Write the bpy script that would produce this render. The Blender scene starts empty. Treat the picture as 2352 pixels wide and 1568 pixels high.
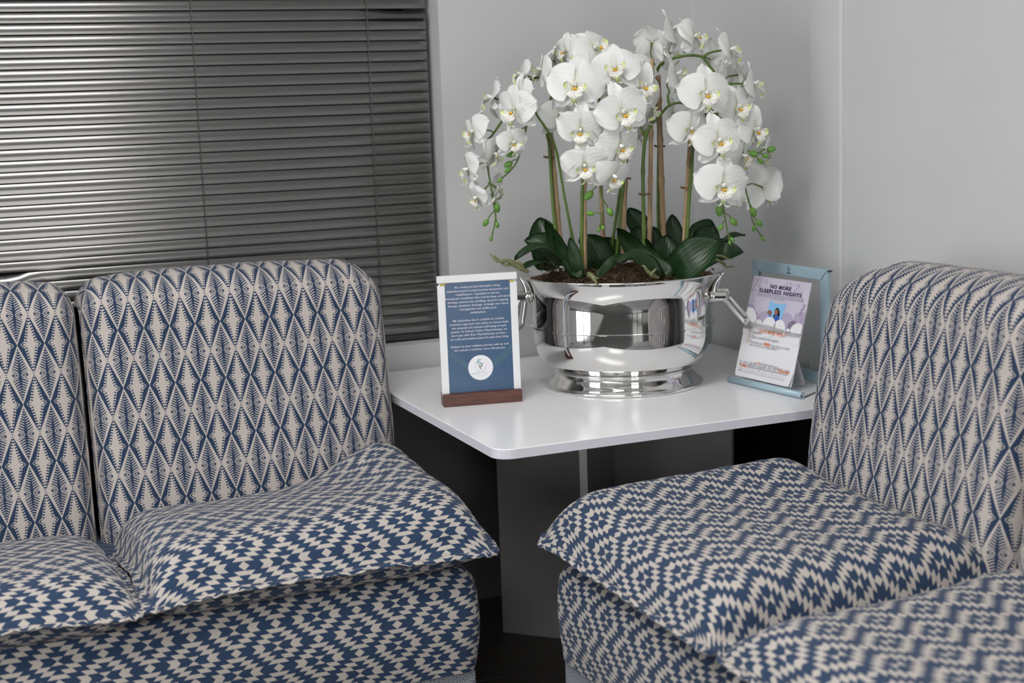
import bpy, bmesh, math, random
import numpy as np
from mathutils import Vector, Matrix, noise

random.seed(7)
S = bpy.context.scene
COL = S.collection
PI = math.pi

# ------------------------------------------------------------------ camera
CAM = Vector((-1.8547, -3.2377, 1.2126))
FW = Vector((0.37506, 0.91286, -0.16129)).normalized()
UP = Vector((0.0947, 0.1353, 0.9863))
RT = FW.cross(UP).normalized()
UP = RT.cross(FW).normalized()
FPX = 3301.23
cd = bpy.data.cameras.new('camera')
cam = bpy.data.objects.new('camera', cd)
COL.objects.link(cam)
M = Matrix((RT, UP, -FW)).transposed().to_4x4()
M.translation = CAM
cam.matrix_world = M
cd.sensor_width = 36.0
cd.lens = FPX * 36.0 / 2352.0
cd.clip_start = 0.05
cd.dof.use_dof = True
cd.dof.focus_distance = 2.84
cd.dof.aperture_fstop = 2.9
S.camera = cam

# ------------------------------------------------------------------ light
w = bpy.data.worlds.new('world')
S.world = w
w.use_nodes = True
w.node_tree.nodes['Background'].inputs[0].default_value = (0.55, 0.6, 0.7, 1)
w.node_tree.nodes['Background'].inputs[1].default_value = 0.05


def area(name, loc, aim, sx, sy, power, col=(1, 1, 1)):
    l = bpy.data.lights.new(name, 'AREA')
    l.shape = 'RECTANGLE'
    l.size = sx
    l.size_y = sy
    l.energy = power
    l.color = col
    o = bpy.data.objects.new(name, l)
    COL.objects.link(o)
    o.location = loc
    o.rotation_euler = (Vector(aim) - Vector(loc)).to_track_quat('-Z', 'Y').to_euler()
    return o


REAR_WIN = 5.0        # radiance of the glazed rear door and window
LEFT_WIN = 4.2
CEIL_LAMP = 15.8
vs = S.view_settings
S.display_settings.display_device = 'sRGB'
vs.view_transform = 'Standard'
vs.look = 'None'
vs.exposure = 0.0
vs.gamma = 1.0
vs.use_curve_mapping = False


# ------------------------------------------------------------------ materials
def srgb(r, g, b):
    def c(v):
        v /= 255.0
        return v / 12.92 if v <= 0.04045 else ((v + 0.055) / 1.055) ** 2.4
    return (c(r), c(g), c(b), 1)


class X:
    """tiny expression layer that writes Math nodes"""
    nt = None

    def __init__(s, v):
        s.v = v

    @staticmethod
    def op(o, *a):
        n = X.nt.nodes.new('ShaderNodeMath')
        n.operation = o
        for i, q in enumerate(a):
            q = q.v if isinstance(q, X) else q
            if isinstance(q, (int, float)):
                n.inputs[i].default_value = q
            else:
                X.nt.links.new(q, n.inputs[i])
        return X(n.outputs[0])

    def __add__(s, o): return X.op('ADD', s, o)
    __radd__ = __add__
    def __sub__(s, o): return X.op('SUBTRACT', s, o)
    def __rsub__(s, o): return X.op('SUBTRACT', o, s)
    def __mul__(s, o): return X.op('MULTIPLY', s, o)
    __rmul__ = __mul__
    def __truediv__(s, o): return X.op('DIVIDE', s, o)
    def __lt__(s, o): return X.op('LESS_THAN', s, o)
    def __gt__(s, o): return X.op('GREATER_THAN', s, o)
    def __abs__(s): return X.op('ABSOLUTE', s)
    def __and__(s, o): return X.op('MULTIPLY', s, o)
    def __or__(s, o): return X.op('MAXIMUM', s, o)
    def inv(s): return X.op('SUBTRACT', 1.0, s)


def fr(a): return X.op('FRACT', a)


def mat(name, col=(.8, .8, .8, 1), rough=.5, metal=0., **k):
    m = bpy.data.materials.new(name)
    m.use_nodes = True
    b = m.node_tree.nodes['Principled BSDF']
    b.inputs['Base Color'].default_value = col
    b.inputs['Roughness'].default_value = rough
    b.inputs['Metallic'].default_value = metal
    for q, v in k.items():
        b.inputs[q.replace('_', ' ')].default_value = v
    return m


def add_noise(m, c1, c2, scale=20, detail=4, stretch=(1, 1, 1), bump=0.0, bscale=None, rough=None):
    nt = m.node_tree
    N, L = nt.nodes, nt.links
    b = N['Principled BSDF']
    tc = N.new('ShaderNodeTexCoord')
    mp = N.new('ShaderNodeMapping')
    mp.inputs['Scale'].default_value = stretch
    L.new(tc.outputs['Object'], mp.inputs[0])
    n = N.new('ShaderNodeTexNoise')
    n.inputs['Scale'].default_value = scale
    n.inputs['Detail'].default_value = detail
    L.new(mp.outputs[0], n.inputs['Vector'])
    r = N.new('ShaderNodeValToRGB')
    r.color_ramp.elements[0].position = .3
    r.color_ramp.elements[1].position = .7
    r.color_ramp.elements[0].color = c1
    r.color_ramp.elements[1].color = c2
    L.new(n.outputs[0], r.inputs[0])
    L.new(r.outputs[0], b.inputs['Base Color'])
    if bump:
        n2 = N.new('ShaderNodeTexNoise')
        n2.inputs['Scale'].default_value = bscale or scale
        n2.inputs['Detail'].default_value = 3
        L.new(mp.outputs[0], n2.inputs['Vector'])
        bp = N.new('ShaderNodeBump')
        bp.inputs['Strength'].default_value = 1
        bp.inputs['Distance'].default_value = bump
        L.new(n2.outputs[0], bp.inputs['Height'])
        L.new(bp.outputs[0], b.inputs['Normal'])
    return m


M_wall = add_noise(mat('wall_paint', rough=.55), (.55, .555, .56, 1), (.58, .585, .585, 1), 3, 3, bump=.0012, bscale=14)
M_ceiling = mat('ceiling_paint', (.8, .8, .8, 1), .9)
M_trim = mat('gloss_trim_paint', (.74, .74, .74, 1), .3)
M_dark_board = add_noise(mat('charcoal_board', rough=.5), (.11, .11, .112, 1), (.13, .13, .132, 1), 8)
M_floor = mat('sub_floor', (.012, .011, .010, 1), .6)
M_plank = add_noise(mat('dark_oak_plank', rough=.42), (.016, .013, .011, 1), (.046, .038, .032, 1), 9, 6, (1, 14, 1), .0006, 14)
M_laminate = mat('white_laminate', (.84, .84, .86, 1), .2)
M_edge = mat('laminate_edge_band', (.66, .65, .72, 1), .4)
M_panel = mat('table_panel_laminate', (.27, .265, .262, 1), .28)
M_panel_edge = mat('table_panel_edge_band', (.60, .59, .57, 1), .4)
M_slat = mat('satin_aluminium_slat', (.175, .172, .169, 1), .21, .84)
M_cord = mat('blind_cord', (.10, .095, .09, 1), .8)
M_rail = mat('dark_rail', (.06, .06, .065, 1), .4, .4)
M_chrome = mat('polished_steel', (.78, .775, .76, 1), .03, 1.0)
M_chrome2 = mat('polished_steel_handle', (.66, .65, .63, 1), .14, 1.0)
M_walnut = add_noise(mat('dark_red_wood', rough=.4), (.055, .018, .012, 1), (.13, .045, .03, 1), 18, 5, (1, 8, 8))
M_frame_white = mat('white_plastic', (.74, .75, .77, 1), .35)
M_blue_sheet = add_noise(mat('printed_blue_sheet', rough=.25), (.014, .060, .150, 1), (.022, .088, .185, 1), 6)
M_teal = mat('print_teal_shape', (.026, .095, .16, 1), .25)
M_yellow = mat('print_olive', (.42, .38, .03, 1), .4)
M_white_ink = mat('print_white', (.72, .70, .78, 1), .4)
M_white_disc = mat('print_white_disc', (.78, .78, .82, 1), .4)
M_teal_ink = mat('print_teal', (.03, .22, .27, 1), .4)
M_pale_teal = mat('print_pale_teal', (.33, .5, .52, 1), .4)
M_gold_ink = mat('print_gold', (.36, .24, .06, 1), .4)
M_pale_gold = mat('print_pale_gold', (.6, .55, .38, 1), .4)
M_pale_ring = mat('print_pale_grey', (.55, .58, .64, 1), .4)
M_lightblue = mat('light_blue_aluminium', (.38, .52, .60, 1), .35, .1)
M_gasket = mat('dark_gasket', (.03, .05, .06, 1), .5)
M_card = mat('white_card', (.76, .76, .79, 1), .4)
M_lav = add_noise(mat('print_lavender', rough=.4), (.52, .48, .60, 1), (.60, .56, .66, 1), 12)
M_lav2 = mat('print_mauve_cloud', (.43, .37, .52, 1), .4)
M_lav_z = mat('print_mauve_letters', (.36, .31, .44, 1), .4)
M_purple = mat('print_purple', (.06, .03, .11, 1), .4)
M_greyink = mat('print_grey', (.22, .20, .26, 1), .4)
M_orange = mat('print_orange', (.72, .20, .06, 1), .4)
M_pillow = mat('print_pillow_blue', (.24, .50, .80, 1), .4)
M_shirt = mat('print_royal_blue', (.03, .10, .42, 1), .4)
M_hair = mat('print_black', (.01, .01, .012, 1), .4)
M_skin = mat('print_brown', (.34, .15, .11, 1), .4)
M_icon = mat('print_pale_orange', (.72, .60, .52, 1), .4)
M_dark_ink = mat('print_dark_blue', (.01, .04, .09, 1), .4)
M_bamboo = add_noise(mat('bamboo_cane', rough=.55), (.26, .165, .085, 1), (.47, .33, .19, 1), 30, 4, (4, 4, .6))
M_tie = mat('brown_twine', (.20, .11, .05, 1), .8)
M_stem = add_noise(mat('orchid_stem_green', rough=.4), (.060, .115, .016, 1), (.11, .18, .028, 1), 25)
M_bud = add_noise(mat('orchid_bud_green', rough=.4), (.09, .25, .03, 1), (.17, .36, .06, 1), 30)
M_moss = add_noise(mat('brown_coir', rough=.95), (.03, .018, .008, 1), (.15, .09, .045, 1), 60, 6, bump=.004, bscale=120)
M_root = add_noise(mat('grey_green_root', rough=.7), (.10, .11, .05, 1), (.24, .24, .11, 1), 60)
M_callus = mat('orchid_yellow_callus', (.85, .45, .02, 1), .4)
M_column = mat('orchid_column_white', (.86, .85, .84, 1), .4)
M_glass_win = mat('window_glass', (1, 1, 1, 1), .02, 0, Transmission_Weight=1.0, IOR=1.45)


def emit(name, col, s):
    m = bpy.data.materials.new(name)
    m.use_nodes = True
    nt = m.node_tree
    nt.nodes.clear()
    e = nt.nodes.new('ShaderNodeEmission')
    e.inputs[0].default_value = col
    e.inputs[1].default_value = s
    o = nt.nodes.new('ShaderNodeOutputMaterial')
    nt.links.new(e.outputs[0], o.inputs[0])
    return m


M_rear_light = emit('daylit_glazing_rear', (1, .985, .96, 1), REAR_WIN)
M_left_light = emit('daylit_glazing_left', (.95, .98, 1, 1), LEFT_WIN)
M_lamp = emit('ceiling_lamp_diffuser', (1, .985, .965, 1), CEIL_LAMP)


def leaf_material():
    m = mat('orchid_leaf_green', (.02, .06, .02, 1), .33)
    nt = m.node_tree
    N, L = nt.nodes, nt.links
    b = N['Principled BSDF']
    X.nt = nt
    uv = N.new('ShaderNodeUVMap')
    sp = N.new('ShaderNodeSeparateXYZ')
    L.new(uv.outputs[0], sp.inputs[0])
    u = X(sp.outputs[0])
    st = fr(u * 9.0)
    vein = (abs(st - .5) < .10) * 0.10
    mix = N.new('ShaderNodeMix')
    mix.data_type = 'RGBA'
    mix.inputs[6].default_value = (.007, .024, .009, 1)
    mix.inputs[7].default_value = (.019, .055, .014, 1)
    n = N.new('ShaderNodeTexNoise')
    n.inputs['Scale'].default_value = 14
    L.new((vein + X(n.outputs[0]) * .8).v, mix.inputs[0])
    L.new(mix.outputs[2], b.inputs['Base Color'])
    bp = N.new('ShaderNodeBump')
    bp.inputs['Distance'].default_value = .00012
    L.new(X.op('SINE', u * 56.5).v, bp.inputs['Height'])
    L.new(bp.outputs[0], b.inputs['Normal'])
    return m


def petal_material():
    m = bpy.data.materials.new('orchid_petal_white')
    m.use_nodes = True
    nt = m.node_tree
    N, L = nt.nodes, nt.links
    b = N['Principled BSDF']
    b.inputs['Roughness'].default_value = .55
    X.nt = nt
    uv = N.new('ShaderNodeUVMap')
    sp = N.new('ShaderNodeSeparateXYZ')
    L.new(uv.outputs[0], sp.inputs[0])
    u, v = X(sp.outputs[0]), X(sp.outputs[1])
    mix = N.new('ShaderNodeMix')
    mix.data_type = 'RGBA'
    mix.inputs[6].default_value = (.88, .885, .875, 1)
    mix.inputs[7].default_value = (.72, .78, .50, 1)
    L.new(X.op('MAXIMUM', (0.16 - v) * 4.0, 0.0).v, mix.inputs[0])
    L.new(mix.outputs[2], b.inputs['Base Color'])
    bp = N.new('ShaderNodeBump')
    bp.inputs['Distance'].default_value = .00012
    L.new(X.op('SINE', (u - .5) * 46.0).v, bp.inputs['Height'])
    L.new(bp.outputs[0], b.inputs['Normal'])
    tr = N.new('ShaderNodeBsdfTranslucent')
    tr.inputs[0].default_value = (.86, .87, .84, 1)
    ms = N.new('ShaderNodeMixShader')
    ms.inputs[0].default_value = .16
    out = N['Material Output']
    L.new(b.outputs[0], ms.inputs[1])
    L.new(tr.outputs[0], ms.inputs[2])
    L.new(ms.outputs[0], out.inputs[0])
    return m


def lip_material():
    m = mat('orchid_lip_spotted', (.8, .85, .5, 1), .45)
    nt = m.node_tree
    N, L = nt.nodes, nt.links
    b = N['Principled BSDF']
    X.nt = nt
    uv = N.new('ShaderNodeUVMap')
    sp = N.new('ShaderNodeSeparateXYZ')
    L.new(uv.outputs[0], sp.inputs[0])
    u, v = X(sp.outputs[0]), X(sp.outputs[1])
    tc = N.new('ShaderNodeTexCoord')
    vo = N.new('ShaderNodeTexVoronoi')
    vo.inputs['Scale'].default_value = 620
    L.new(tc.outputs['Object'], vo.inputs['Vector'])
    spots = (X(vo.outputs['Distance']) < .30) & (v > .12) & (v < .72)
    m1 = N.new('ShaderNodeMix')
    m1.data_type = 'RGBA'
    m1.inputs[6].default_value = (.86, .86, .80, 1)
    m1.inputs[7].default_value = (.56, .70, .14, 1)
    L.new(X.op('MINIMUM', X.op('MAXIMUM', (abs(v - .45) - .18) * 3.5, 0.0), .85).v, m1.inputs[0])
    m2 = N.new('ShaderNodeMix')
    m2.data_type = 'RGBA'
    m2.inputs[7].default_value = (.16, .03, .06, 1)
    L.new(m1.outputs[2], m2.inputs[6])
    L.new(spots.v, m2.inputs[0])
    L.new(m2.outputs[2], b.inputs['Base Color'])
    return m


M_leaf = leaf_material()
M_leaf.node_tree.nodes['Principled BSDF'].inputs['Specular IOR Level'].default_value = .35
M_petal = petal_material()
M_lip = lip_material()


def fabric(name, kind, off=(0, 0)):
    m = bpy.data.materials.new(name)
    m.use_nodes = True
    nt = m.node_tree
    N, L = nt.nodes, nt.links
    b = N['Principled BSDF']
    b.inputs['Roughness'].default_value = .9
    b.inputs['Sheen Weight'].default_value = .12
    b.inputs['Specular IOR Level'].default_value = .2
    X.nt = nt
    uv = N.new('ShaderNodeUVMap')
    sp = N.new('ShaderNodeSeparateXYZ')
    L.new(uv.outputs[0], sp.inputs[0])
    u0, v0 = X(sp.outputs[0]), X(sp.outputs[1])
    # slight irregularity of the weave edge
    nz = N.new('ShaderNodeTexNoise')
    nz.inputs['Scale'].default_value = 900
    nz.inputs['Detail'].default_value = 1
    L.new(uv.outputs[0], nz.inputs['Vector'])
    jit = (X(nz.outputs[0]) - .5)
    if kind == 'kilim':
        # unit 1 = half column spacing ladder; column spacing 600, period 640
        k = 1.0 / .0001225
        x = (u0 + off[0]) * k + jit * 6.0 + 60000.0
        y = (v0 + off[1]) * (1.0 / .000125) + jit * 5.0 + 64000.0
        fx = abs(fr(x / 1200.0) - .5) * 1200.0        # 0..600 from column A
        fy = abs(fr(y / 640.0) - .5) * 640.0          # 0..320
        dx, dy = fx, fy

        def motif(dx, dy):
            dia = (dx * (1 / 78.) + (320.0 - dy) * (1 / 66.)) < 1.0
            arrow = (dy < 62.0) & (dx > dy * .85 + 178.0) & (dx < dy * .95 + 314.0)
            tri = (dy < 62.0) & (dx < dy * 1.32 - 1.0)
            r1 = (dy > 64.0) & (dy < 127.0) & (dx > dy * 1.04 + 20.0) & (dx < dy * 1.0 + 181.0)
            r2 = (dy > 129.0) & (dy < 191.0) & (dx > dy * .95 - 91.0) & (dx < dy * .98 + 54.0)
            r3 = (dy > 193.0) & (dy < 253.0) & (dx < dy * 1.08 - 120.0)
            return dia | arrow | tri | r1 | r2 | r3
        pat = motif(dx, dy) | motif(600.0 - dx, 320.0 - dy)
        navy_mask = pat.inv()
    else:
        Wd, Hd = .0512, .1155
        x = (u0 + off[0]) / Wd + jit * .03 + 200.0
        y = (v0 + off[1]) / Hd + jit * .01 + 200.0
        a = abs(fr(x) - .5) * 2.0           # 0 centre of plain, 1 corner
        c = abs(fr(y) - .5) * 2.0
        plain = (a + c) < 1.0
        # plain diamonds: serrated navy border
        e = 1.0 - c
        solid = (a > e * .54 + .02)
        st = fr(c * 10.0 + (1.0 - a) * 1.6)
        teeth = (a > e * .42 - .10) & (st < .50) & (c > .04)
        notch = (abs(c - (.74 - a) * .42) < .014) & (a < .74) & (a > .40)
        p, q = 1.0 - a, 1.0 - c
        f = 1.0 - q
        st2 = fr(q * 11.0 - p * 3.0 + .25)
        wd = X.op('MAXIMUM', f * .80 - .08, 0.0)
        branch = (st2 < .72 - p * .55) & (p < wd)
        spine = p < f * .24 - .10
        arrow2 = (q < p * .24 - .025) & (p < .60 - q * 1.2) & (abs(q - (p - .30) * .30) > .014)
        feather = ((branch | spine) & (q > p * .24 + .012)) | arrow2 | (p < .12 - q * 2.0)
        navy_mask = (plain & (solid | teeth) & notch.inv()) | (plain.inv() & feather)
    # weave
    wv = X.op('SINE', (u0 + v0) * 2300.0) * X.op('SINE', (v0 - u0) * 2300.0)
    n3 = N.new('ShaderNodeTexNoise')
    n3.inputs['Scale'].default_value = 6
    n3.inputs['Detail'].default_value = 3
    L.new(uv.outputs[0], n3.inputs['Vector'])
    mixb = N.new('ShaderNodeMix')
    mixb.data_type = 'RGBA'
    mixn = N.new('ShaderNodeMix')
    mixn.data_type = 'RGBA'
    if kind == 'kilim':
        mixb.inputs[6].default_value = (.44, .40, .365, 1)
        mixb.inputs[7].default_value = (.53, .485, .44, 1)
        mixn.inputs[6].default_value = (.020, .041, .092, 1)
        mixn.inputs[7].default_value = (.043, .075, .135, 1)
    else:
        mixb.inputs[6].default_value = (.46, .415, .385, 1)
        mixb.inputs[7].default_value = (.53, .48, .445, 1)
        mixn.inputs[6].default_value = (.019, .038, .084, 1)
        mixn.inputs[7].default_value = (.034, .060, .112, 1)
    L.new(n3.outputs[0], mixb.inputs[0])
    L.new(X.op('MAXIMUM', wv, 0.0).v, mixn.inputs[0])
    mx = N.new('ShaderNodeMix')
    mx.data_type = 'RGBA'
    L.new(navy_mask.v, mx.inputs[0])
    L.new(mixb.outputs[2], mx.inputs[6])
    L.new(mixn.outputs[2], mx.inputs[7])
    L.new(mx.outputs[2], b.inputs['Base Color'])
    bp = N.new('ShaderNodeBump')
    bp.inputs['Distance'].default_value = .0004
    bp.inputs['Strength'].default_value = .6
    L.new((wv * .5 - navy_mask * .5).v, bp.inputs['Height'])
    L.new(bp.outputs[0], b.inputs['Normal'])
    return m


M_kilim = fabric('kilim_fabric', 'kilim')
M_kilim_b = fabric('kilim_fabric_shifted', 'kilim', (.021, .013))
M_diamond = fabric('diamond_fabric', 'diamond', (.007, .018))
M_diamond_b = fabric('diamond_fabric_shifted', 'diamond', (.02, .03))
M_diamond_c = fabric('diamond_fabric_right', 'diamond', (.028, .052))
M_melange = add_noise(mat('blue_grey_melange', rough=.95), (.05, .075, .14, 1), (.42, .42, .42, 1), 420, 2)
M_piping_b = mat('beige_piping', (.45, .41, .375, 1), .9)


# ------------------------------------------------------------------ geometry helpers
def mesh(name, V, F, uv=None, smooth=True):
    me = bpy.data.meshes.new(name)
    me.from_pydata([tuple(v) for v in V], [], F)
    if uv is not None:
        l = me.uv_layers.new(name='UVMap')
        li = np.zeros(len(me.loops), dtype=np.int32)
        me.loops.foreach_get('vertex_index', li)
        arr = np.array(uv, dtype=np.float32)[li]
        l.data.foreach_set('uv', arr.ravel())
    if smooth:
        me.polygons.foreach_set('use_smooth', [True] * len(me.polygons))
    me.update()
    return me


def link(name, me, m=None, parent=None, loc=None, rot=None, mw=None):
    o = bpy.data.objects.new(name, me)
    COL.objects.link(o)
    if m is not None and me is not None and not me.materials:
        me.materials.append(m)
    if parent is not None:
        o.parent = parent
    if loc is not None:
        o.location = loc
    if rot is not None:
        o.rotation_euler = rot
    if mw is not None:
        o.matrix_local = mw
    return o


def tag(o, label=None, cat=None, group=None, kind=None):
    if label: o['label'] = label
    if cat: o['category'] = cat
    if group: o['group'] = group
    if kind: o['kind'] = kind
    return o


def thing(name, label, cat, loc=(0, 0, 0), rz=0., group=None):
    o = bpy.data.objects.new(name, None)
    COL.objects.link(o)
    o.empty_display_size = .05
    o.location = loc
    o.rotation_euler = (0, 0, rz)
    return tag(o, label, cat, group)


def box_bm(bm, lo, hi, bev=0., seg=2, mtx=None):
    r = bmesh.ops.create_cube(bm, size=1)
    vs_ = r['verts']
    c = [(a + b) / 2 for a, b in zip(lo, hi)]
    d = [(b - a) for a, b in zip(lo, hi)]
    for v in vs_:
        v.co = Vector((c[i] + v.co[i] * d[i] for i in range(3)))
    if bev:
        es = list({e for v in vs_ for e in v.link_edges})
        g = bmesh.ops.bevel(bm, geom=es, offset=bev, segments=seg, affect='EDGES', profile=.5)
        vs_ = list({v for f_ in g['faces'] for v in f_.verts} | {v for v in vs_ if v.is_valid})
    if mtx is not None:
        bmesh.ops.transform(bm, matrix=mtx, verts=vs_)
    return vs_


def box(name, lo, hi, m, parent=None, bev=0., seg=2, mtx=None, smooth=False):
    bm = bmesh.new()
    boxes = lo if isinstance(lo, list) else [(lo, hi)]
    for a, b in boxes:
        box_bm(bm, a, b, bev, seg, mtx)
    me = bpy.data.meshes.new(name)
    bm.to_mesh(me)
    bm.free()
    if bev and smooth:
        me.polygons.foreach_set('use_smooth', [True] * len(me.polygons))
        me.set_sharp_from_angle(angle=.7)
    return link(name, me, m, parent)


def catmull(P, n=6):
    P = [Vector(p) for p in P]
    if len(P) < 3:
        return [P[0].lerp(P[-1], i / n) for i in range(n + 1)]
    Q = [P[0] * 2 - P[1]] + P + [P[-1] * 2 - P[-2]]
    out = []
    for i in range(1, len(Q) - 2):
        a, b, c, d = Q[i - 1:i + 3]
        for k in range(n):
            t = k / n
            out.append(.5 * ((2 * b) + (-a + c) * t + (2 * a - 5 * b + 4 * c - d) * t * t + (-a + 3 * b - 3 * c + d) * t ** 3))
    out.append(P[-1].copy())
    return out


def tube_geo(V, F, P, R, seg=8, caps=True):
    n = len(P)
    if not hasattr(R, '__len__'):
        R = [R] * n
    b0 = len(V)
    t0 = (P[1] - P[0]).normalized()
    a = Vector((0, 0, 1)) if abs(t0.z) < .9 else Vector((1, 0, 0))
    nrm = t0.cross(a).normalized()
    for i in range(n):
        t = (P[min(i + 1, n - 1)] - P[max(i - 1, 0)])
        t = t.normalized() if t.length > 1e-9 else t0
        nrm = (nrm - t * nrm.dot(t))
        nrm = nrm.normalized() if nrm.length > 1e-6 else t.orthogonal().normalized()
        bn = t.cross(nrm)
        for j in range(seg):
            an = 2 * PI * j / seg
            V.append(P[i] + (nrm * math.cos(an) + bn * math.sin(an)) * R[i])
    for i in range(n - 1):
        for j in range(seg):
            k = (j + 1) % seg
            F.append((b0 + i * seg + j, b0 + i * seg + k, b0 + (i + 1) * seg + k, b0 + (i + 1) * seg + j))
    if caps:
        F.append(tuple(b0 + j for j in reversed(range(seg))))
        F.append(tuple(b0 + (n - 1) * seg + j for j in range(seg)))


def tube(name, P, R, m, parent=None, seg=8, n=6, off=Vector()):
    V, F = [], []
    Q = catmull(P, n)
    if hasattr(R, '__len__'):
        k = len(R) - 1
        rr = []
        for i in range(len(Q)):
            s = i / (len(Q) - 1) * k
            a = min(int(s), k - 1)
            rr.append(R[a] + (R[a + 1] - R[a]) * (s - a))
        R = rr
    tube_geo(V, F, [q - off for q in Q], R, seg)
    return link(name, mesh(name, V, F), m, parent)


def lathe(prof, seg=96):
    V, F = [], []
    n = len(prof)
    for j in range(seg):
        a = 2 * PI * j / seg
        for r, z in prof:
            V.append((r * math.cos(a), r * math.sin(a), z))
    for j in range(seg):
        k = (j + 1) % seg
        for i in range(n - 1):
            F.append((j * n + i, k * n + i, k * n + i + 1, j * n + i + 1))
    return V, F


def grid_faces(nu, nv, base=0, flip=False):
    F = []
    for i in range(nu - 1):
        for j in range(nv - 1):
            q = (base + i * nv + j, base + (i + 1) * nv + j, base + (i + 1) * nv + j + 1, base + i * nv + j + 1)
            F.append(q[::-1] if flip else q)
    return F


# ------------------------------------------------------------------ the room
XL, YR, ZC = -4.6, -5.6, 2.6
LW0, LW1 = -2.3, -.75       # left wall, rear wall, ceiling


def struct(name, *a, **k):
    return tag(box(name, *a, **k), kind='structure')


struct('floor', (XL - .15, YR - .15, -.10), (.15, .15, -.006), M_floor)
fl = bpy.data.objects['floor']
rng = random.Random(3)
pm = {}
for row in range(13):                       # boards laid along the window wall
    y1 = -.002 - row * .165
    x = -.002
    first = .5 + .37 * ((row * 5) % 4)
    ln = first
    while x > -2.6:
        L_ = min(ln, x + 2.62)
        key = round(L_, 3)
        if key not in pm:
            bm = bmesh.new()
            box_bm(bm, (-L_ + .0015, -.1635, -.008), (0, 0, 0), .0012, 1)
            me = bpy.data.meshes.new('plank')
            bm.to_mesh(me)
            bm.free()
            me.materials.append(M_plank)
            pm[key] = me
        link('plank', pm[key], None, fl, loc=(x, y1, 0))
        x -= L_
        ln = 1.25
struct('ceiling', (XL - .15, YR - .15, ZC), (.15, .15, ZC + .1), M_ceiling)
WX0, WX1, WZ0, WZ1 = -2.95, -.681, .658, 1.98
struct('wall_back', [((XL, 0, 0), (0, .16, WZ0)), ((XL, 0, WZ1), (0, .16, ZC)),
                     ((XL, 0, WZ0), (WX0, .16, WZ1)), ((WX1, 0, WZ0), (0, .16, WZ1))], None, M_wall)
struct('wall_right', (0, YR, 0), (.15, .16, ZC), M_wall)
struct('wall_left', [((XL - .15, YR, 0), (XL, LW0, ZC)), ((XL - .15, LW1, 0), (XL, .16, ZC)),
                     ((XL - .15, LW0, 2.2), (XL, LW1, ZC))], None, M_wall)
RW0, RW1 = -1.80, -.62
struct('wall_front', [((XL - .15, YR - .15, 0), (RW0, YR, ZC)), ((RW1, YR - .15, 0), (.15, YR, ZC)),
                      ((RW0, YR - .15, 2.15), (RW1, YR, ZC))], None, M_wall)
# pilaster on the right wall with softly rounded edges, and the corner bead
struct('trim_1', (-.012, -.642, .0), (.02, -.522, ZC), M_wall, bev=.0065, seg=4, smooth=True)
struct('trim_2', (-.0025, -.0025, .601), (.002, .002, ZC), M_wall, bev=.001)
struct('trim_3', (-1.2, -.012, .0), (-.013, .004, .565), M_dark_board)
struct('trim_4', (-.012, -1.2, .0), (.004, -.001, .565), M_dark_board)
# rear door opening: glazed double door, daylit
dr = tag(box('door_1', [((RW0, YR - .1, 0), (RW0 + .06, YR - .04, 2.15)), ((RW1 - .06, YR - .1, 0), (RW1, YR - .04, 2.15)),
                        ((RW0, YR - .1, 2.09), (RW1, YR - .04, 2.15)), ((RW0, YR - .1, 0), (RW1, YR - .04, .05)),
                        (((RW0 + RW1) / 2 - .04, YR - .1, 0), ((RW0 + RW1) / 2 + .04, YR - .04, 2.15))], None, M_trim), kind='structure')
box('door_glass', (RW0 + .02, YR - .09, .02), (RW1 - .02, YR - .075, 2.12), M_rear_light, dr)
d2 = tag(box('door_2', [((XL - .1, LW0, .0), (XL - .04, LW1, .05)), ((XL - .1, LW0, 2.15), (XL - .04, LW1, 2.2)),
                        ((XL - .1, LW0, .0), (XL - .04, LW0 + .05, 2.2)), ((XL - .1, LW1 - .05, .0), (XL - .04, LW1, 2.2)),
                        ((XL - .1, (LW0 + LW1) / 2 - .04, .0), (XL - .04, (LW0 + LW1) / 2 + .04, 2.2))], None, M_trim), kind='structure')
box('door_glass', (XL - .095, LW0 + .02, .02), (XL - .08, LW1 - .02, 2.18), M_left_light, d2)
# the blinded window
w1 = tag(box('window_1', [((WX0, .10, WZ0), (WX1, .15, WZ0 + .05)), ((WX0, .10, WZ1 - .05), (WX1, .15, WZ1)),
                          ((WX0, .10, WZ0), (WX0 + .05, .15, WZ1)), ((WX1 - .05, .10, WZ0), (WX1, .15, WZ1)),
                          ((-1.85, .10, WZ0), (-1.80, .15, WZ1))], None, M_rail), kind='structure')
box('pane', (WX0 + .02, .12, WZ0 + .02), (WX1 - .02, .126, WZ1 - .02), mat('night_glass', (.01, .01, .012, 1), .1), w1)

# ------------------------------------------------------------------ ceiling lamp
for (lx, ly, lb) in ((-1.95, -1.75, 'wide flush ceiling light panel above the two sofas'), (-3.3, -4.3, 'wide flush ceiling light panel at the far end of the room')):
    lamp = thing('ceiling_light', lb, 'lamp', (lx, ly, ZC))
    hx, hy = .80, .30
    box('frame', [((-hx - .02, -hy - .02, -.045), (-hx, hy + .02, 0)), ((hx, -hy - .02, -.045), (hx + .02, hy + .02, 0)),
                  ((-hx, -hy - .02, -.045), (hx, -hy, 0)), ((-hx, hy, -.045), (hx, hy + .02, 0))], None, M_trim, lamp)
    box('diffuser', (-hx, -hy, -.035), (hx, hy, -.02), M_lamp, lamp)

# ------------------------------------------------------------------ venetian blind
blind = thing('venetian_blind', 'grey aluminium venetian blind closed over the window behind the left sofa', 'blind', (-1.81, .06, WZ1))
BX0, BX1 = -2.90, -.692
pitch = .0241


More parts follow.
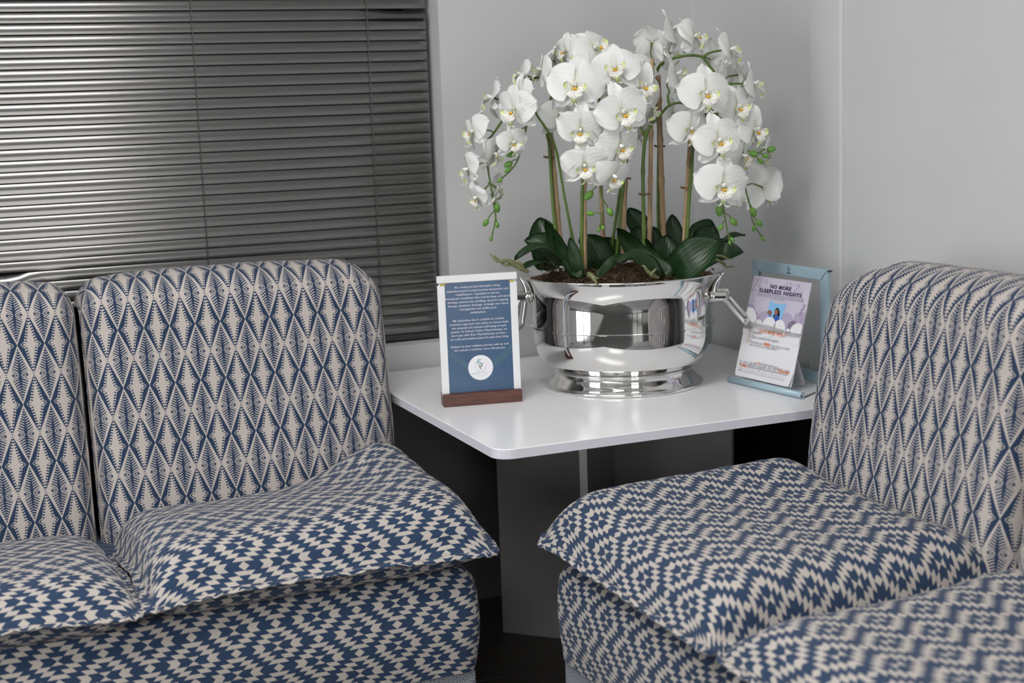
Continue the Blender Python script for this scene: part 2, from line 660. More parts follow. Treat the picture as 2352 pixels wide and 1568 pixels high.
def slat_mesh(bend=None):
    prof = []
    K = 8
    ch, bulge, tilt = .0278, .0023, math.radians(76)
    for i in range(K + 1):
        t = i / K - .5
        prof.append((t * ch, bulge * (1 - 4 * t * t)))
    loop = [(a, b) for a, b in prof] + [(a, b - .0004) for a, b in reversed(prof)]
    xs = [BX0, BX1] if bend is None else list(np.linspace(BX0, BX1, 90))
    V, F = [], []
    n = len(loop)
    for x in xs:
        extra, dz = (0, 0) if bend is None else bend(x)
        a = tilt + extra
        for s, b in loop:
            # s runs up the slat, b bulges into the room (-y)
            z = s * math.sin(a) + b * math.cos(a)
            y = s * math.cos(a) - b * math.sin(a)
            V.append((x + 1.81, y, z + dz))
    for i in range(len(xs) - 1):
        for j in range(n):
            k = (j + 1) % n
            F.append((i * n + j, i * n + k, (i + 1) * n + k, (i + 1) * n + j))
    F.append(tuple(range(n)))
    F.append(tuple((len(xs) - 1) * n + j for j in reversed(range(n))))
    me = mesh('slat', V, F)
    me.set_sharp_from_angle(angle=.9)
    me.materials.append(M_slat)
    return me


def sm(x, a, b):
    t = max(0, min(1, (x - a) / (b - a)))
    return t * t * (3 - 2 * t)


ME_slat = slat_mesh()
ME_slat_r = slat_mesh(lambda x: (-.55 * sm(x, -.88, -.76), -.003 * sm(x, -.86, -.74)))
ME_slat_l = slat_mesh(lambda x: (-.28 * (1 - sm(x, -1.662, -1.645)), -.004 * (1 - sm(x, -1.664, -1.645))))
zb = WZ0 + .0335
i = 0
while zb + i * pitch < WZ1 - .05:
    z = zb + i * pitch
    me = ME_slat
    if abs(z - 1.449) < pitch / 2: me = ME_slat_r
    if abs(z - .893) < pitch / 2: me = ME_slat_l
    link('slat', me, None, blind, loc=(0, 0, z - WZ1))
    i += 1
box('bottom_rail', (BX0 + 1.81, -.013, WZ0 + .004 - WZ1), (BX1 + 1.81, .013, WZ0 + .018 - WZ1), M_rail, blind, bev=.003)
box('head_rail', (BX0 + 1.81, -.02, -.045), (BX1 + 1.81, .02, -.002), M_rail, blind, bev=.003)
for cx in (-1.245, -.838, -2.05, -2.65):
    tube('ladder_cord', [Vector((cx + 1.81, -.0088, -.03)), Vector((cx + 1.81, -.0088, WZ0 + .01 - WZ1))], .0009, M_cord, blind, 6, 1)

# ------------------------------------------------------------------ corner table
TX, TY, TZ = -.925, -.886, .60
tb = thing('corner_table', 'white square corner table with a cross shaped panel base', 'table', (-.46, -.44, 0))


def offm(o):
    return Matrix.Translation(-Vector(o.location))


bm = bmesh.new()
rc = .035
pts = [(-.004, -.004), (TX, -.004), (TX, TY)]
pts = [(-.016, -.014), (TX, -.014)]
for k in range(7):
    a = PI + (PI / 2) * k / 6
    pts.append((TX + rc + rc * math.cos(a), TY + rc + rc * math.sin(a)))
pts += [(-.016, TY)]
vt = [bm.verts.new((x + .46, y + .44, TZ)) for x, y in pts]
f0 = bm.faces.new(vt)
if f0.normal.z < 0: f0.normal_flip()
bm.normal_update()
r = bmesh.ops.extrude_face_region(bm, geom=[f0])
vv = [e for e in r['geom'] if isinstance(e, bmesh.types.BMVert)]
bmesh.ops.translate(bm, vec=(0, 0, -.0185), verts=vv)
bmesh.ops.recalc_face_normals(bm, faces=bm.faces)
top_e = [e for e in bm.edges if all(abs(v.co.z - TZ) < 1e-5 for v in e.verts)]
bmesh.ops.bevel(bm, geom=top_e, offset=.0012, segments=1, affect='EDGES')
me = bpy.data.meshes.new('tabletop')
bm.to_mesh(me)
bm.free()
me.materials.append(M_laminate)
me.materials.append(M_edge)
for p in me.polygons:
    p.material_index = 1 if abs(p.normal.z) < .5 else 0
link('tabletop', me, None, tb)
R45 = Matrix.Rotation(PI / 4, 4, 'Z')
cc = Vector((-.476 + .46, -.439 + .44, 0))
T = Matrix.Translation(cc)
for k, (a, b) in enumerate((((-.275, -.009, .0), (.275, .009, TZ - .0187)), ((-.009, -.185, .0), (.009, -.0092, TZ - .0187)), ((-.009, .0092, .0), (.009, .25, TZ - .0187)))):
    # first panel runs front-right to back-left, the others cross it
    pn = box('base_panel', a, b, M_panel, tb, bev=.0006, seg=1, mtx=T @ Matrix.Rotation(-PI / 4, 4, 'Z'))
    pn.data.materials.append(M_panel_edge)
    long_dir = Vector((1, -1, 0)).normalized() if k == 0 else Vector((1, 1, 0)).normalized()
    for p in pn.data.polygons:
        if abs(p.normal.dot(long_dir)) > .9: p.material_index = 1


# ------------------------------------------------------------------ sofas
def arc(P):
    s = [0.]
    for a, b in zip(P[:-1], P[1:]):
        s.append(s[-1] + (Vector(b) - Vector(a)).length)
    return s


def soft(x, y, z, amp, sc=6., seed=0.):
    return amp * noise.noise(Vector((x * sc + seed, y * sc, z * sc)))


def base_mesh(x0, x1, y0, y1, z0, z1, r=.035, seed=0):
    """upholstered box, rounded corners and a soft top edge; UV follow the cloth"""
    per = []
    cs = [(x1 - r, y1 - r, 0), (x0 + r, y1 - r, PI / 2), (x0 + r, y0 + r, PI), (x1 - r, y0 + r, 3 * PI / 2)]
    # start at back-right going round
    seq = []
    for cx, cy, a0 in cs:
        for k in range(7):
            a = a0 + (PI / 2) * k / 6
            seq.append((cx + r * math.cos(a), cy + r * math.sin(a), math.cos(a), math.sin(a)))
    out = []
    n = len(seq)
    for i in range(n):
        a, b = seq[i], seq[(i + 1) % n]
        L_ = math.hypot(a[0] - b[0], a[1] - b[1])
        m_ = max(1, int(L_ / .03))
        for k in range(m_):
            t = k / m_
            out.append(tuple(a[q] + (b[q] - a[q]) * t for q in range(4)))
    out.append(out[0])
    zl = [(z0, 0)] + [(z0 + (z1 - .03 - z0) * k / 8, 0) for k in range(1, 9)]
    for k in range(1, 7):
        a = PI / 2 * k / 6
        zl.append((z1 - .03 + .03 * math.sin(a), .03 * (1 - math.cos(a))))
    zl += [(z1 + .002, .08), (z1 + .003, .16)]
    V, UV = [], []
    ul = [0.]
    for i in range(1, len(out)):
        ul.append(ul[-1] + math.hypot(out[i][0] - out[i - 1][0], out[i][1] - out[i - 1][1]))
    vl = 0.
    prev = None
    # UV origin at the front-right corner so the cloth wraps from front to side
    for z, ins in zl:
        if prev is not None:
            vl += math.hypot(z - prev[0], ins - prev[1])
        prev = (z, ins)
        for (x, y, nx, ny), u in zip(out, ul):
            bulge = .010 * math.sin(PI * (z - z0) / (z1 - z0)) if z < z1 else 0
            d = bulge - ins + soft(x, y, z, .004, 7, seed)
            V.append((x + nx * d, y + ny * d, z + (soft(x, y, z, .006, 5, seed) if z > z1 - .04 else 0)))
            UV.append((-u, vl))
    nn = len(out)
    F = []
    for i in range(len(zl) - 1):
        for j in range(nn - 1):
            F.append((i * nn + j + 1, i * nn + j, (i + 1) * nn + j, (i + 1) * nn + j + 1)[::-1])
    F.append(tuple((len(zl) - 1) * nn + j for j in range(nn - 1)))
    me = mesh('base', V, F, UV)
    return me


def cushion_mesh(w, d, crown=.062, under=.046, seed=0., ear=(1, 1, 1, 1), dz=lambda s, t: 0.):
    """knife-edged seat pad: puffed top, flat flange with a stitched groove, thinner underside.
    local x in [0,w], y in [-d,0]; flange at z=0"""
    def samples(n):
        inner = [-.5 * math.cos(PI * i / n) for i in range(n + 1)]
        return inner
    N_ = 56
    sv = [2 * a for a in samples(N_)]
    fl_ = .017
    V, UV, F = [], [], []

    def rim(s, t):
        # plan outline: edges pulled in between the pointed corners
        px = w / 2 * s * (1 - .016 * (1 - t ** 4))
        py = d / 2 * t * (1 - .024 * (1 - s ** 4))
        wob = .0035 * noise.noise(Vector((s * 5 + seed, t * 5, 1.7)))
        # blunt the corner tips
        cr = .035
        ax_, ay_ = abs(px) - (w / 2 - cr), abs(py) - (d / 2 - cr)
        if ax_ > 0 and ay_ > 0:
            a_, b_ = min(1, ax_ / cr), min(1, ay_ / cr)
            px = math.copysign(w / 2 - cr + cr * a_ * math.sqrt(1 - b_ * b_ / 2), px)
            py = math.copysign(d / 2 - cr + cr * b_ * math.sqrt(1 - a_ * a_ / 2), py)
        return px + wob * s * s, py + wob * t * t

    def edge_z(s, t):
        e = max(abs(s), abs(t))
        wv_ = .006 * noise.noise(Vector((s * 3.1 + seed, t * 3.1, .3))) + .0022 * math.sin((s * w - t * d) * 120 + seed)
        return wv_ * e ** 8

    for side in (1, -1):
        base = len(V)
        for i in range(N_ + 1):
            for j in range(N_ + 1):
                s, t = sv[i], sv[j]
                x, y = rim(s, t)
                # real distances to the border
                ds, dt = (1 - abs(s)) * w / 2, (1 - abs(t)) * d / 2
                def rise(q):
                    q = max(0, q - fl_)
                    q = min(1, q / .15)
                    return 1 - (1 - q) ** 3.6
                m_ = min(ds, dt)
                puff = (rise(ds) * rise(dt)) ** .52
                gro = -.0036 * math.exp(-((m_ - fl_) / .0030) ** 2)
                th = .0042 * min(1, m_ / .003)
                if side == 1:
                    h = th + crown * puff + gro + soft(x, y, 0, .007, 5, seed) * puff + soft(x, y, 3, .0022, 22, seed) * puff
                else:
                    h = -th - under * puff
                    shrink = 1
                z = h + edge_z(s, t) + dz(s, t)
                V.append((x + w / 2, y - d / 2, z))
        # arc length uv
        P = np.array(V[base:]).reshape(N_ + 1, N_ + 1, 3)
        du = np.concatenate([np.zeros((1, N_ + 1)), np.cumsum(np.linalg.norm(np.diff(P, axis=0), axis=2), axis=0)], 0)
        dv = np.concatenate([np.zeros((N_ + 1, 1)), np.cumsum(np.linalg.norm(np.diff(P, axis=1), axis=2), axis=1)], 1)
        du = du - du[N_ // 2:N_ // 2 + 1, :]
        dv = dv - dv[:, N_ // 2:N_ // 2 + 1]
        # keep the puffed stretch mild
        for i in range(N_ + 1):
            for j in range(N_ + 1):
                UV.append((float(du[i, j]), float(dv[i, j]) + (0 if side == 1 else .031)))
        F += grid_faces(N_ + 1, N_ + 1, base, flip=(side == -1))
    # close the rim
    n = N_ + 1
    rimidx = [(i, 0) for i in range(n)] + [(n - 1, j) for j in range(1, n)] + [(i, n - 1) for i in range(n - 2, -1, -1)] + [(0, j) for j in range(n - 2, 0, -1)]
    ids = [i * n + j for i, j in rimidx]
    for a, b in zip(ids, ids[1:] + ids[:1]):
        F.append((a, n * n + a, n * n + b, b))
    return mesh('cushion', V, F, UV)


def back_profile():
    """closed outline of the backrest seen from the side, (y,z), front face first"""
    P = []
    yb, yt = -.325, -.262       # front face, foot and shoulder
    z0, zt = .30, .822
    for k in range(11):
        t = k / 10
        P.append((yb + (yt - yb) * t - .010 * math.sin(PI * t), z0 + (zt - z0) * t))
    cy, cz, ry, rz_ = -.165, .822, .097, .070
    for k in range(1, 16):
        a = PI - PI * k / 15
        P.append((cy + ry * math.cos(a), cz + rz_ * math.sin(a) ** .9 if math.sin(a) > 0 else cz))
    for k in range(1, 8):
        t = k / 7
        P.append((-.068 + .01 * t, .822 - (.522) * t))
    return P


def back_mesh(x0, x1, r=.050, seed=0., rcs=(.03, .03)):
    P = [Vector((0, a, b)) for a, b in back_profile()]
    n = len(P)
    N_ = []
    for i in range(n):
        t = (P[min(i + 1, n - 1)] - P[max(i - 1, 0)]).normalized()
        N_.append(Vector((0, -t.z, t.y)))
    s = arc(P)
    xs, ins = [], []
    for k in range(9):
        a = PI / 2 * k / 8
        xs.append(x0 + r * (1 - math.cos(a)) * .9)
        ins.append(r * (1 - math.sin(a)))
    mid = np.linspace(x0 + r, x1 - r, 22)
    for x in mid[1:-1]:
        xs.append(x)
        ins.append(0)
    for k in range(8, -1, -1):
        a = PI / 2 * k / 8
        xs.append(x1 - r * (1 - math.cos(a)) * .9)
        ins.append(r * (1 - math.sin(a)))
    V, UV, F = [], [], []
    u = 0
    pv = None
    w_ = x1 - x0
    for x, q in zip(xs, ins):
        if pv: u += math.hypot(x - pv[0], q - pv[1])
        pv = (x, q)
        for i in range(n):
            f_ = 1.0
            puff = .012 * (1 - (2 * (x - x0) / w_ - 1) ** 4) * (1 if 0 < i < n - 4 else 0)
            p = P[i] + N_[i] * (-q + puff + soft(x, P[i].y, P[i].z, .0045, 6, seed) + soft(x, P[i].y, P[i].z, .0012, 30, seed))
            # broad rounding of the two upper corners
            X_, Z_ = x, p.z
            sgn_ = 1 if x > (x0 + x1) / 2 else -1
            RC = rcs[1] if sgn_ > 0 else rcs[0]
            zc = .892 - RC
            xc = (x1 - RC) if sgn_ > 0 else (x0 + RC)
            dx_, dz_ = (x - xc) * sgn_, p.z - zc
            if dx_ > 0 and dz_ > 0:
                a_, b_ = min(1, dx_ / RC), min(1, dz_ / RC)
                X_ = xc + sgn_ * RC * a_ * math.sqrt(1 - b_ * b_ / 2)
                Z_ = zc + RC * b_ * math.sqrt(1 - a_ * a_ / 2)
            V.append((X_, p.y, Z_))
            UV.append((u, s[i]))
    m_ = len(xs)
    F = [q[::-1] for q in grid_faces(m_, n)]
    F.append(tuple(range(n)))
    F.append(tuple((m_ - 1) * n + i for i in reversed(range(n))))
    # underside
    for k in range(m_ - 1):
        F.append((k * n, k * n + n - 1, (k + 1) * n + n - 1, (k + 1) * n))
    return mesh('backrest', V, F, UV)


def piping_points(x, seed=0.):
    P = [Vector((0, a, b)) for a, b in back_profile()]
    n = len(P)
    out = []
    for i in range(n):
        t = (P[min(i + 1, n - 1)] - P[max(i - 1, 0)]).normalized()
        nr = Vector((0, -t.z, t.y))
        p = P[i] - nr * .030
        if p.z > .80:
            p.z -= (p.z - .78) * .30
        out.append(Vector((x + .003 * noise.noise(Vector((i * .9, seed, 0))), p.y, p.z)))
    return out


def sofa(label, loc, rz, spans, cush, kil, dia, base_seed, bx=(0, 0), bz=.175, rcs=None, bo=0.):
    r_ = thing('sofa', label, 'sofa', loc, rz)
    xa, xb = min(s[0] for s in spans) + bx[0], max(s[1] for s in spans) + bx[1]
    link('base', base_mesh(xa + .004, xb - .004, -.808, -.05, bz, .372, seed=base_seed), kil, r_)
    bm_ = box('plinth', (xa + .008, -.80, .0), (xb - .008, -.06, bz + .003), M_melange, r_, bev=.012, seg=3, smooth=True)
    for k, (a, b) in enumerate(spans):
        bk = link('backrest', back_mesh(a + .004 + (bo if k == 0 else 0), b - .004, seed=base_seed + k * 3.3, rcs=rcs[k]), dia[k], r_)
        for x in (a + .010 + (bo if k == 0 else 0), b - .010):
            V, F = [], []
            pts_ = piping_points(x, base_seed + k + x)
            tube_geo(V, F, catmull(pts_[2:-3], 2), .0034, 6)
            link('piping', mesh('piping', V, F), M_piping_b, bk)
        # ruffled seam flange along the back of the top edge
        V, F = [], []
        nn_ = 60
        pts_ = [Vector((a + .05 + (bo * 1.6 if k == 0 else 0) + (b - a - .10 - (bo * 1.6 if k == 0 else 0)) * i_ / nn_, -.112 + .003 * math.sin(i_ * 1.9 + k), .8835 + .0028 * math.sin(i_ * 1.3 + k * 2) + .002 * noise.noise(Vector((i_ * .7, k, base_seed))))) for i_ in range(nn_ + 1)]
        tube_geo(V, F, pts_, .0058, 7)
        link('seam_flange', mesh('seam_flange', V, F, [(q[0] * 1.0, q[1] + q[2]) for q in V]), dia[k], bk)
    for k, (a, b) in enumerate(spans):
        ox = cush[k]['x']
        w_ = b - a + cush[k].get('w', 0)
        me_ = cushion_mesh(w_, .585, crown=cush[k].get('crown', .062), seed=base_seed + 11 * k, dz=cush[k].get('dz', lambda s, t: 0))
        o = link('seat_cushion', me_, cush[k]['m'], None)
        Rz = Matrix.Rotation(rz, 4, 'Z')
        p = Vector(loc) + Rz @ Vector((a + ox, -.268, cush[k].get('z', .412)))
        o.location = p
        o.rotation_euler = (cush[k].get('tilt', .0), 0, rz + cush[k].get('rot', 0))
        tag(o, cush[k]['label'], 'cushion', None)
    return r_


def dzl(s, t):
    # front corners droop, back edge lifts against the backrest
    return -.010 * max(0, -t) ** 3 * s * s - .050 * sm(t, -.5, 1.0) * (1 - .85 * sm(s, .0, .9)) + .030 * math.exp(-((s - .75) ** 2 / .10 + (t - .70) ** 2 / .25)) + .026 * sm(s, .3, 1.0) * (1 - t ** 4)


def dzl2(s, t):
    return -.010 * max(0, -t) ** 3 * s * s - .046 * sm(t, -.5, 1.0)


def dzr(s, t):
    return -.004 * max(0, -t) ** 3 + .022 * max(0, t) ** 2


def dzr1(s, t):
    return dzr(s, t) + .034 * sm(-s, .2, 1.0) * (1 - t ** 6)


sofa('long sofa in blue and beige patterned cloth standing under the window blind', (-.932, -.035, 0), 0,
     [(-.64, 0), (-1.28, -.64)],
     [dict(x=.004, w=.010, m=M_kilim, label='blue and beige zigzag seat cushion on the window sofa, beside the corner table', dz=dzl, crown=.082, z=.414),
      dict(x=.010, w=.006, m=M_kilim_b, label='blue and beige zigzag seat cushion at the left edge of the photo', dz=dzl2, crown=.058, z=.405)],
     M_kilim, [M_diamond, M_diamond_b], 2.0, bx=(0, -.022), rcs=[(.03, .075), (.03, .03)])
sofa('sofa in blue and beige patterned cloth standing against the plain right wall', (0.0, -.896, 0), -PI / 2,
     [(0, .61), (.61, 1.22)],
     [dict(x=-.036, w=.026, m=M_kilim, label='blue and beige zigzag seat cushion on the right sofa, next to the corner table', dz=dzr1, crown=.082, z=.416),
      dict(x=-.010, w=.01, m=M_kilim_b, label='blurred nearest seat cushion in the bottom right corner of the photo', dz=dzr, crown=.062, z=.416)],
     M_kilim_b, [M_diamond_c, M_diamond_b], 9.0, bx=(-.036, 0), bz=.183, rcs=[(.135, .03), (.03, .03)], bo=.027)

# ------------------------------------------------------------------ steel bucket
PC = Vector((-.439, -.435, TZ))
FH = Vector((FW.x, FW.y, 0)).normalized()
RH = Vector((FH.y, -FH.x, 0))
bk = thing('champagne_bucket', 'large polished steel bucket with a round foot, planted with orchids on the table', 'bucket', PC)
foot = [(.001, .004), (.150, .004), (.171, .0005), (.1745, .003), (.1735, .0065), (.170, .008), (.1655, .012), (.1585, .020), (.1525, .0275), (.1500, .0325), (.1495, .0345), (.1520, .0360), (.1520, .0395), (.1480, .0410), (.1440, .0425)]
body = [(.1440, .0415), (.1450, .0428)]
for k in range(33):
    a_ = PI / 2 * k / 32
    body.append((.150 + .047 * math.sin(a_), .118 - .0745 * math.cos(a_)))
for k in range(1, 9):
    body.append((.197, .118 + .062 * k / 8))
for k in range(1, 25):
    t_ = k / 24
    body.append((.197 + .0285 * t_ ** 2.8, .180 + .0665 * t_))
inner = [(.2255, .2465), (.2268, .2480), (.2255, .2495), (.2220, .2490), (.2110, .2420), (.2010, .2310), (.1955, .2150), (.1930, .1950), (.1925, .1400), (.1900, .1395), (.001, .1390)]


def smooth_prof(p, n=4):
    q = catmull([Vector((a, b, 0)) for a, b in p], n)
    return [(max(.0005, v.x), v.y) for v in q]


V, F = lathe(smooth_prof(foot, 3))
link('foot', mesh('foot', V, F), M_chrome, bk)
V, F = lathe(body + smooth_prof(inner, 2)[1:], 128)
link('body', mesh('body', V, F), M_chrome, bk)
ang = math.radians(14)
radial = (RH * math.cos(ang) - FH * math.sin(ang)).normalized()
for sgn, droop in ((1, math.radians(49)), (-1, math.radians(80))):
    rd = radial * sgn
    tg = Vector((0, 0, 1)).cross(rd).normalized()
    z0 = .196
    lug_v, lug_f = [], []
    V, F = [], []
    for q in (-.030, .030):
        # tapered lug running from the rim down to the boss, then the boss itself
        b0 = rd * .1965 + tg * q + Vector((0, 0, z0))
        tube_geo(V, F, catmull([rd * .222 + tg * q + Vector((0, 0, .243)), rd * .2085 + tg * q + Vector((0, 0, .222)), rd * .203 + tg * q + Vector((0, 0, .197)), rd * .200 + tg * q + Vector((0, 0, .183))], 4), [.003, .004, .005, .006, .0065, .007, .0075, .008, .009, .010, .010, .008, .005], 10)
        tube_geo(V, F, [b0, b0 + rd * .012, b0 + rd * .0125, b0 + rd * .034, b0 + rd * .0345, b0 + rd * .037], [.0125, .0125, .0115, .0115, .0105, .009], 20)
    tube_geo(V, F, [rd * .218 - tg * .030 + Vector((0, 0, z0)), rd * .218 + tg * .030 + Vector((0, 0, z0))], .006, 12)
    link('handle_bracket', mesh('handle_bracket', V, F), M_chrome2, bk)
    dn = (rd * math.cos(droop) - Vector((0, 0, 1)) * math.sin(droop)).normalized()
    V, F = [], []
    a0 = rd * .222 + Vector((0, 0, z0))
    ln = .076
    P_ = [a0 - tg * .024, a0 - tg * .034 + dn * .004, a0 - tg * .036 + dn * .016, a0 - tg * .036 + dn * (ln - .012), a0 - tg * .033 + dn * (ln - .003), a0 - tg * .026 + dn * ln,
          a0 + tg * .026 + dn * ln, a0 + tg * .033 + dn * (ln - .003), a0 + tg * .036 + dn * (ln - .012), a0 + tg * .036 + dn * .016, a0 + tg * .034 + dn * .004, a0 + tg * .024]
    tube_geo(V, F, catmull(P_, 5), .0048, 12)
    link('handle', mesh('handle', V, F), M_chrome2, bk)

# ------------------------------------------------------------------ potting coir
rg = random.Random(5)
V, F = [], []
nr_, na_ = 16, 64
for i in range(nr_ + 1):
    for j in range(na_):
        a = 2 * PI * j / na_
        r_ = (.193 + .0125 * (i / nr_) ** 8) * i / nr_
        z = .2165 + .030 * (1 - (i / nr_) ** 2) + .016 * noise.noise(Vector((r_ * math.cos(a) * 28, r_ * math.sin(a) * 28, 0))) * (1 - (i / nr_) ** 6) + .018 * (i / nr_) ** 3
        V.append((r_ * math.cos(a), r_ * math.sin(a), z))
for i in range(nr_):
    for j in range(na_):
        k = (j + 1) % na_
        F.append((i * na_ + j, (i + 1) * na_ + j, (i + 1) * na_ + k, i * na_ + k))
for q in range(420):
    a, r_ = rg.uniform(0, 2 * PI), .19 * math.sqrt(rg.random())
    p = Vector((r_ * math.cos(a), r_ * math.sin(a),   .236 + .02 * (1 - (r_ / .19) ** 2)))
    dr_ = Vector((rg.uniform(-1, 1), rg.uniform(-1, 1), rg.uniform(-.1, .6))) * rg.uniform(.010, .024)
    sd = Vector((rg.uniform(-1, 1), rg.uniform(-1, 1), rg.uniform(0, 1))) * .008
    tube_geo(V, F, catmull([p - dr_ * .6, p + sd, p + dr_ * .6], 3), .0009, 4, False)
for (cx_, cy_, hh) in ((-.13, .07, .045), (-.10, -.05, .03), (.02, -.12, .02), (.12, -.06, .022), (.05, .03, .03)):
    for q in range(46):
        p = Vector((cx_, cy_, .232)) + Vector((rg.gauss(0, .017), rg.gauss(0, .017), rg.random() * hh))
        d_ = Vector((rg.uniform(-1, 1), rg.uniform(-1, 1), rg.uniform(-.3, 1))) * .013
        tube_geo(V, F, catmull([p - d_, p + Vector((rg.uniform(-1, 1), rg.uniform(-1, 1), .3)) * .005, p + d_], 3), .0009, 4, False)
co = link('potting_fibre', mesh('potting_fibre', V, F), M_moss, None, loc=PC)
tag(co, 'brown coir fibre filling the steel bucket around the orchid stems', 'fibre', kind='stuff')


# ------------------------------------------------------------------ orchids
c0 = PC.dot(FH)


def W(px, py, d=0.):
    """point seen at pixel (px,py) on the upright plane d metres in front of the bucket's axis"""
    k = FW * FPX + RT * (px - 1176) - UP * (py - 784)
    t = (c0 - d - CAM.dot(FH)) / k.dot(FH)
    return CAM + k * t


def petal_geo(L_, Wd, ang, base=.004, tiltb=.15, cup=.010, seed=0., narrow=.12, back=.35, pw=.62, zoff=0.):
    """petal in the flower's xy plane (flower faces +z), growing from the centre at angle ang"""
    nu, nv = 12, 9
    V, UV = [], []
    ca, sa = math.cos(ang), math.sin(ang)
    for i in range(nu):
        t = math.sin(PI / 2 * i / (nu - 1))
        wv_ = Wd / 2 * (narrow * (1 - t) + math.sqrt(max(0, 1 - (2 * t ** pw - 1) ** 2)) ** .92 * (1 - narrow * .3)) if i < nu - 1 else Wd * .04
        for j in range(nv):
            s = 2 * j / (nv - 1) - 1
            lx = base + L_ * t - .05 * L_ * s * s * t ** 4
            ly = wv_ * s
            z = zoff + tiltb * lx - back * lx * lx / L_ + cup * (s * s) * math.sin(PI * t) + .0026 * math.sin(s * 4 + t * 7 + seed) * t
            V.append((lx * ca - ly * sa, lx * sa + ly * ca, z))
            UV.append(((s + 1) / 2, t))
    return V, grid_faces(nu, nv), UV


def petal_meshes(seed):
    rr = random.Random(seed)
    out = []
    jl = lambda a: a * rr.uniform(.93, 1.07)
    # three sepals behind, two broad petals in front
    for nm, ang_, L_, Wd, zo in (('sepal', 90, .049, .034, -.0015), ('sepal', 226, .047, .031, -.0015), ('sepal', 314, .047, .031, -.0015)):
        V, F, UV = petal_geo(jl(L_), jl(Wd), math.radians(ang_ + rr.uniform(-6, 6)), seed=rr.random() * 6, tiltb=rr.uniform(-.1, .15), cup=rr.uniform(.002, .006), zoff=zo, back=rr.uniform(.1, .5))
        me_ = mesh(nm, V, F, UV)
        me_.materials.append(M_petal)
        out.append((nm, me_))
    for ang_ in (13, 167):
        V, F, UV = petal_geo(jl(.047), jl(.058), math.radians(ang_ + rr.uniform(-6, 6)), seed=rr.random() * 6, tiltb=rr.uniform(.1, .35), cup=rr.uniform(-.005, .003), pw=.70, zoff=.001, narrow=.2, back=rr.uniform(.3, .6))
        me_ = mesh('petal', V, F, UV)
        me_.materials.append(M_petal)
        out.append(('petal', me_))
    return out


def sphere_geo(V, F, c, rx, ry, rz_, nu=8, nv=6):
    b0 = len(V)
    for i in range(nv + 1):
        a = PI * i / nv
        for j in range(nu):
            p = 2 * PI * j / nu
            V.append((c[0] + rx * math.sin(a) * math.cos(p), c[1] + ry * math.sin(a) * math.sin(p), c[2] + rz_ * math.cos(a)))
    for i in range(nv):
        for j in range(nu):
            k = (j + 1) % nu
            F.append((b0 + i * nu + j, b0 + (i + 1) * nu + j, b0 + (i + 1) * nu + k, b0 + i * nu + k))


# column (with the ovary behind) = the flower's own mesh
V, F = [], []
sphere_geo(V, F, (0, .001, .006), .0036, .0042, .0075, 10, 7)
sphere_geo(V, F, (0, .0035, .012), .0028, .0026, .003, 8, 5)
ME_column = mesh('flower', V, F)
ME_column.materials.append(M_column)
V, F = [], []
sphere_geo(V, F, (-.0014, -.0055, .0115), .0020, .0022, .0026, 8, 5)
sphere_geo(V, F, (.0014, -.0055, .0115), .0020, .0022, .0026, 8, 5)
ME_callus = mesh('callus', V, F)
ME_callus.materials.append(M_callus)
# lip: two ear lobes and a pointed mid lobe with two tendrils
V, F, UV = [], [], []
for sg in (-1, 1):
    b0 = len(V)
    for i in range(7):
        t = i / 6
        wv_ = .0065 * math.sin(PI * (t * .86 + .12)) ** .7
        for j in range(5):
            s = j / 4 * 2 - 1
            V.append((sg * (.002 + .0125 * t + .001 * s * s), -.005 + wv_ * s + .004 * t, .007 + .0115 * t * (1.2 - .6 * t) + .003 * s * s))
            UV.append(((s + 1) / 2, t))
    F += grid_faces(7, 5, b0)
b0 = len(V)
for i in range(9):
    t = i / 8
    wv_ = (.0035 + .0075 * math.sin(PI * min(1, t * 1.25)) ** 1.2) if t < .8 else .0045 * (1 - t) / .2 + .001
    for j in range(5):
        s = j / 4 * 2 - 1
        V.append((wv_ * s, -.006 - .019 * t + .002 * s * s, .008 + .011 * math.sin(PI * t * .9) - .003 * s * s))
        UV.append(((s + 1) / 2, .15 + t * .85))
F += grid_faces(9, 5, b0)
for sg in (-1, 1):
    n0 = len(V)
    tube_geo(V, F, catmull([Vector((sg * .0015, -.024, .010)), Vector((sg * .005, -.0275, .013)), Vector((sg * .0085, -.026, .017)), Vector((sg * .0075, -.023, .0195))], 3), [.0012, .0011, .0010, .0009, .0008, .0007, .0006, .0005, .0004, .0003], 5)
    UV += [(.5, .45)] * (len(V) - n0)
ME_lip = mesh('lip', V, F, UV)
ME_lip.materials.append(M_lip)
VARIANTS = [petal_meshes(k) for k in range(6)]
# bud
V, F = [], []
sphere_geo(V, F, (0, 0, 0), .0078, .0072, .0105, 12, 8)
V = [(x, y, z + (.0015 if z > .009 else 0)) for x, y, z in V]
ME_bud = mesh('bud', V, F)
ME_bud.materials.append(M_bud)

count = [0]
TWEAK = 1.0


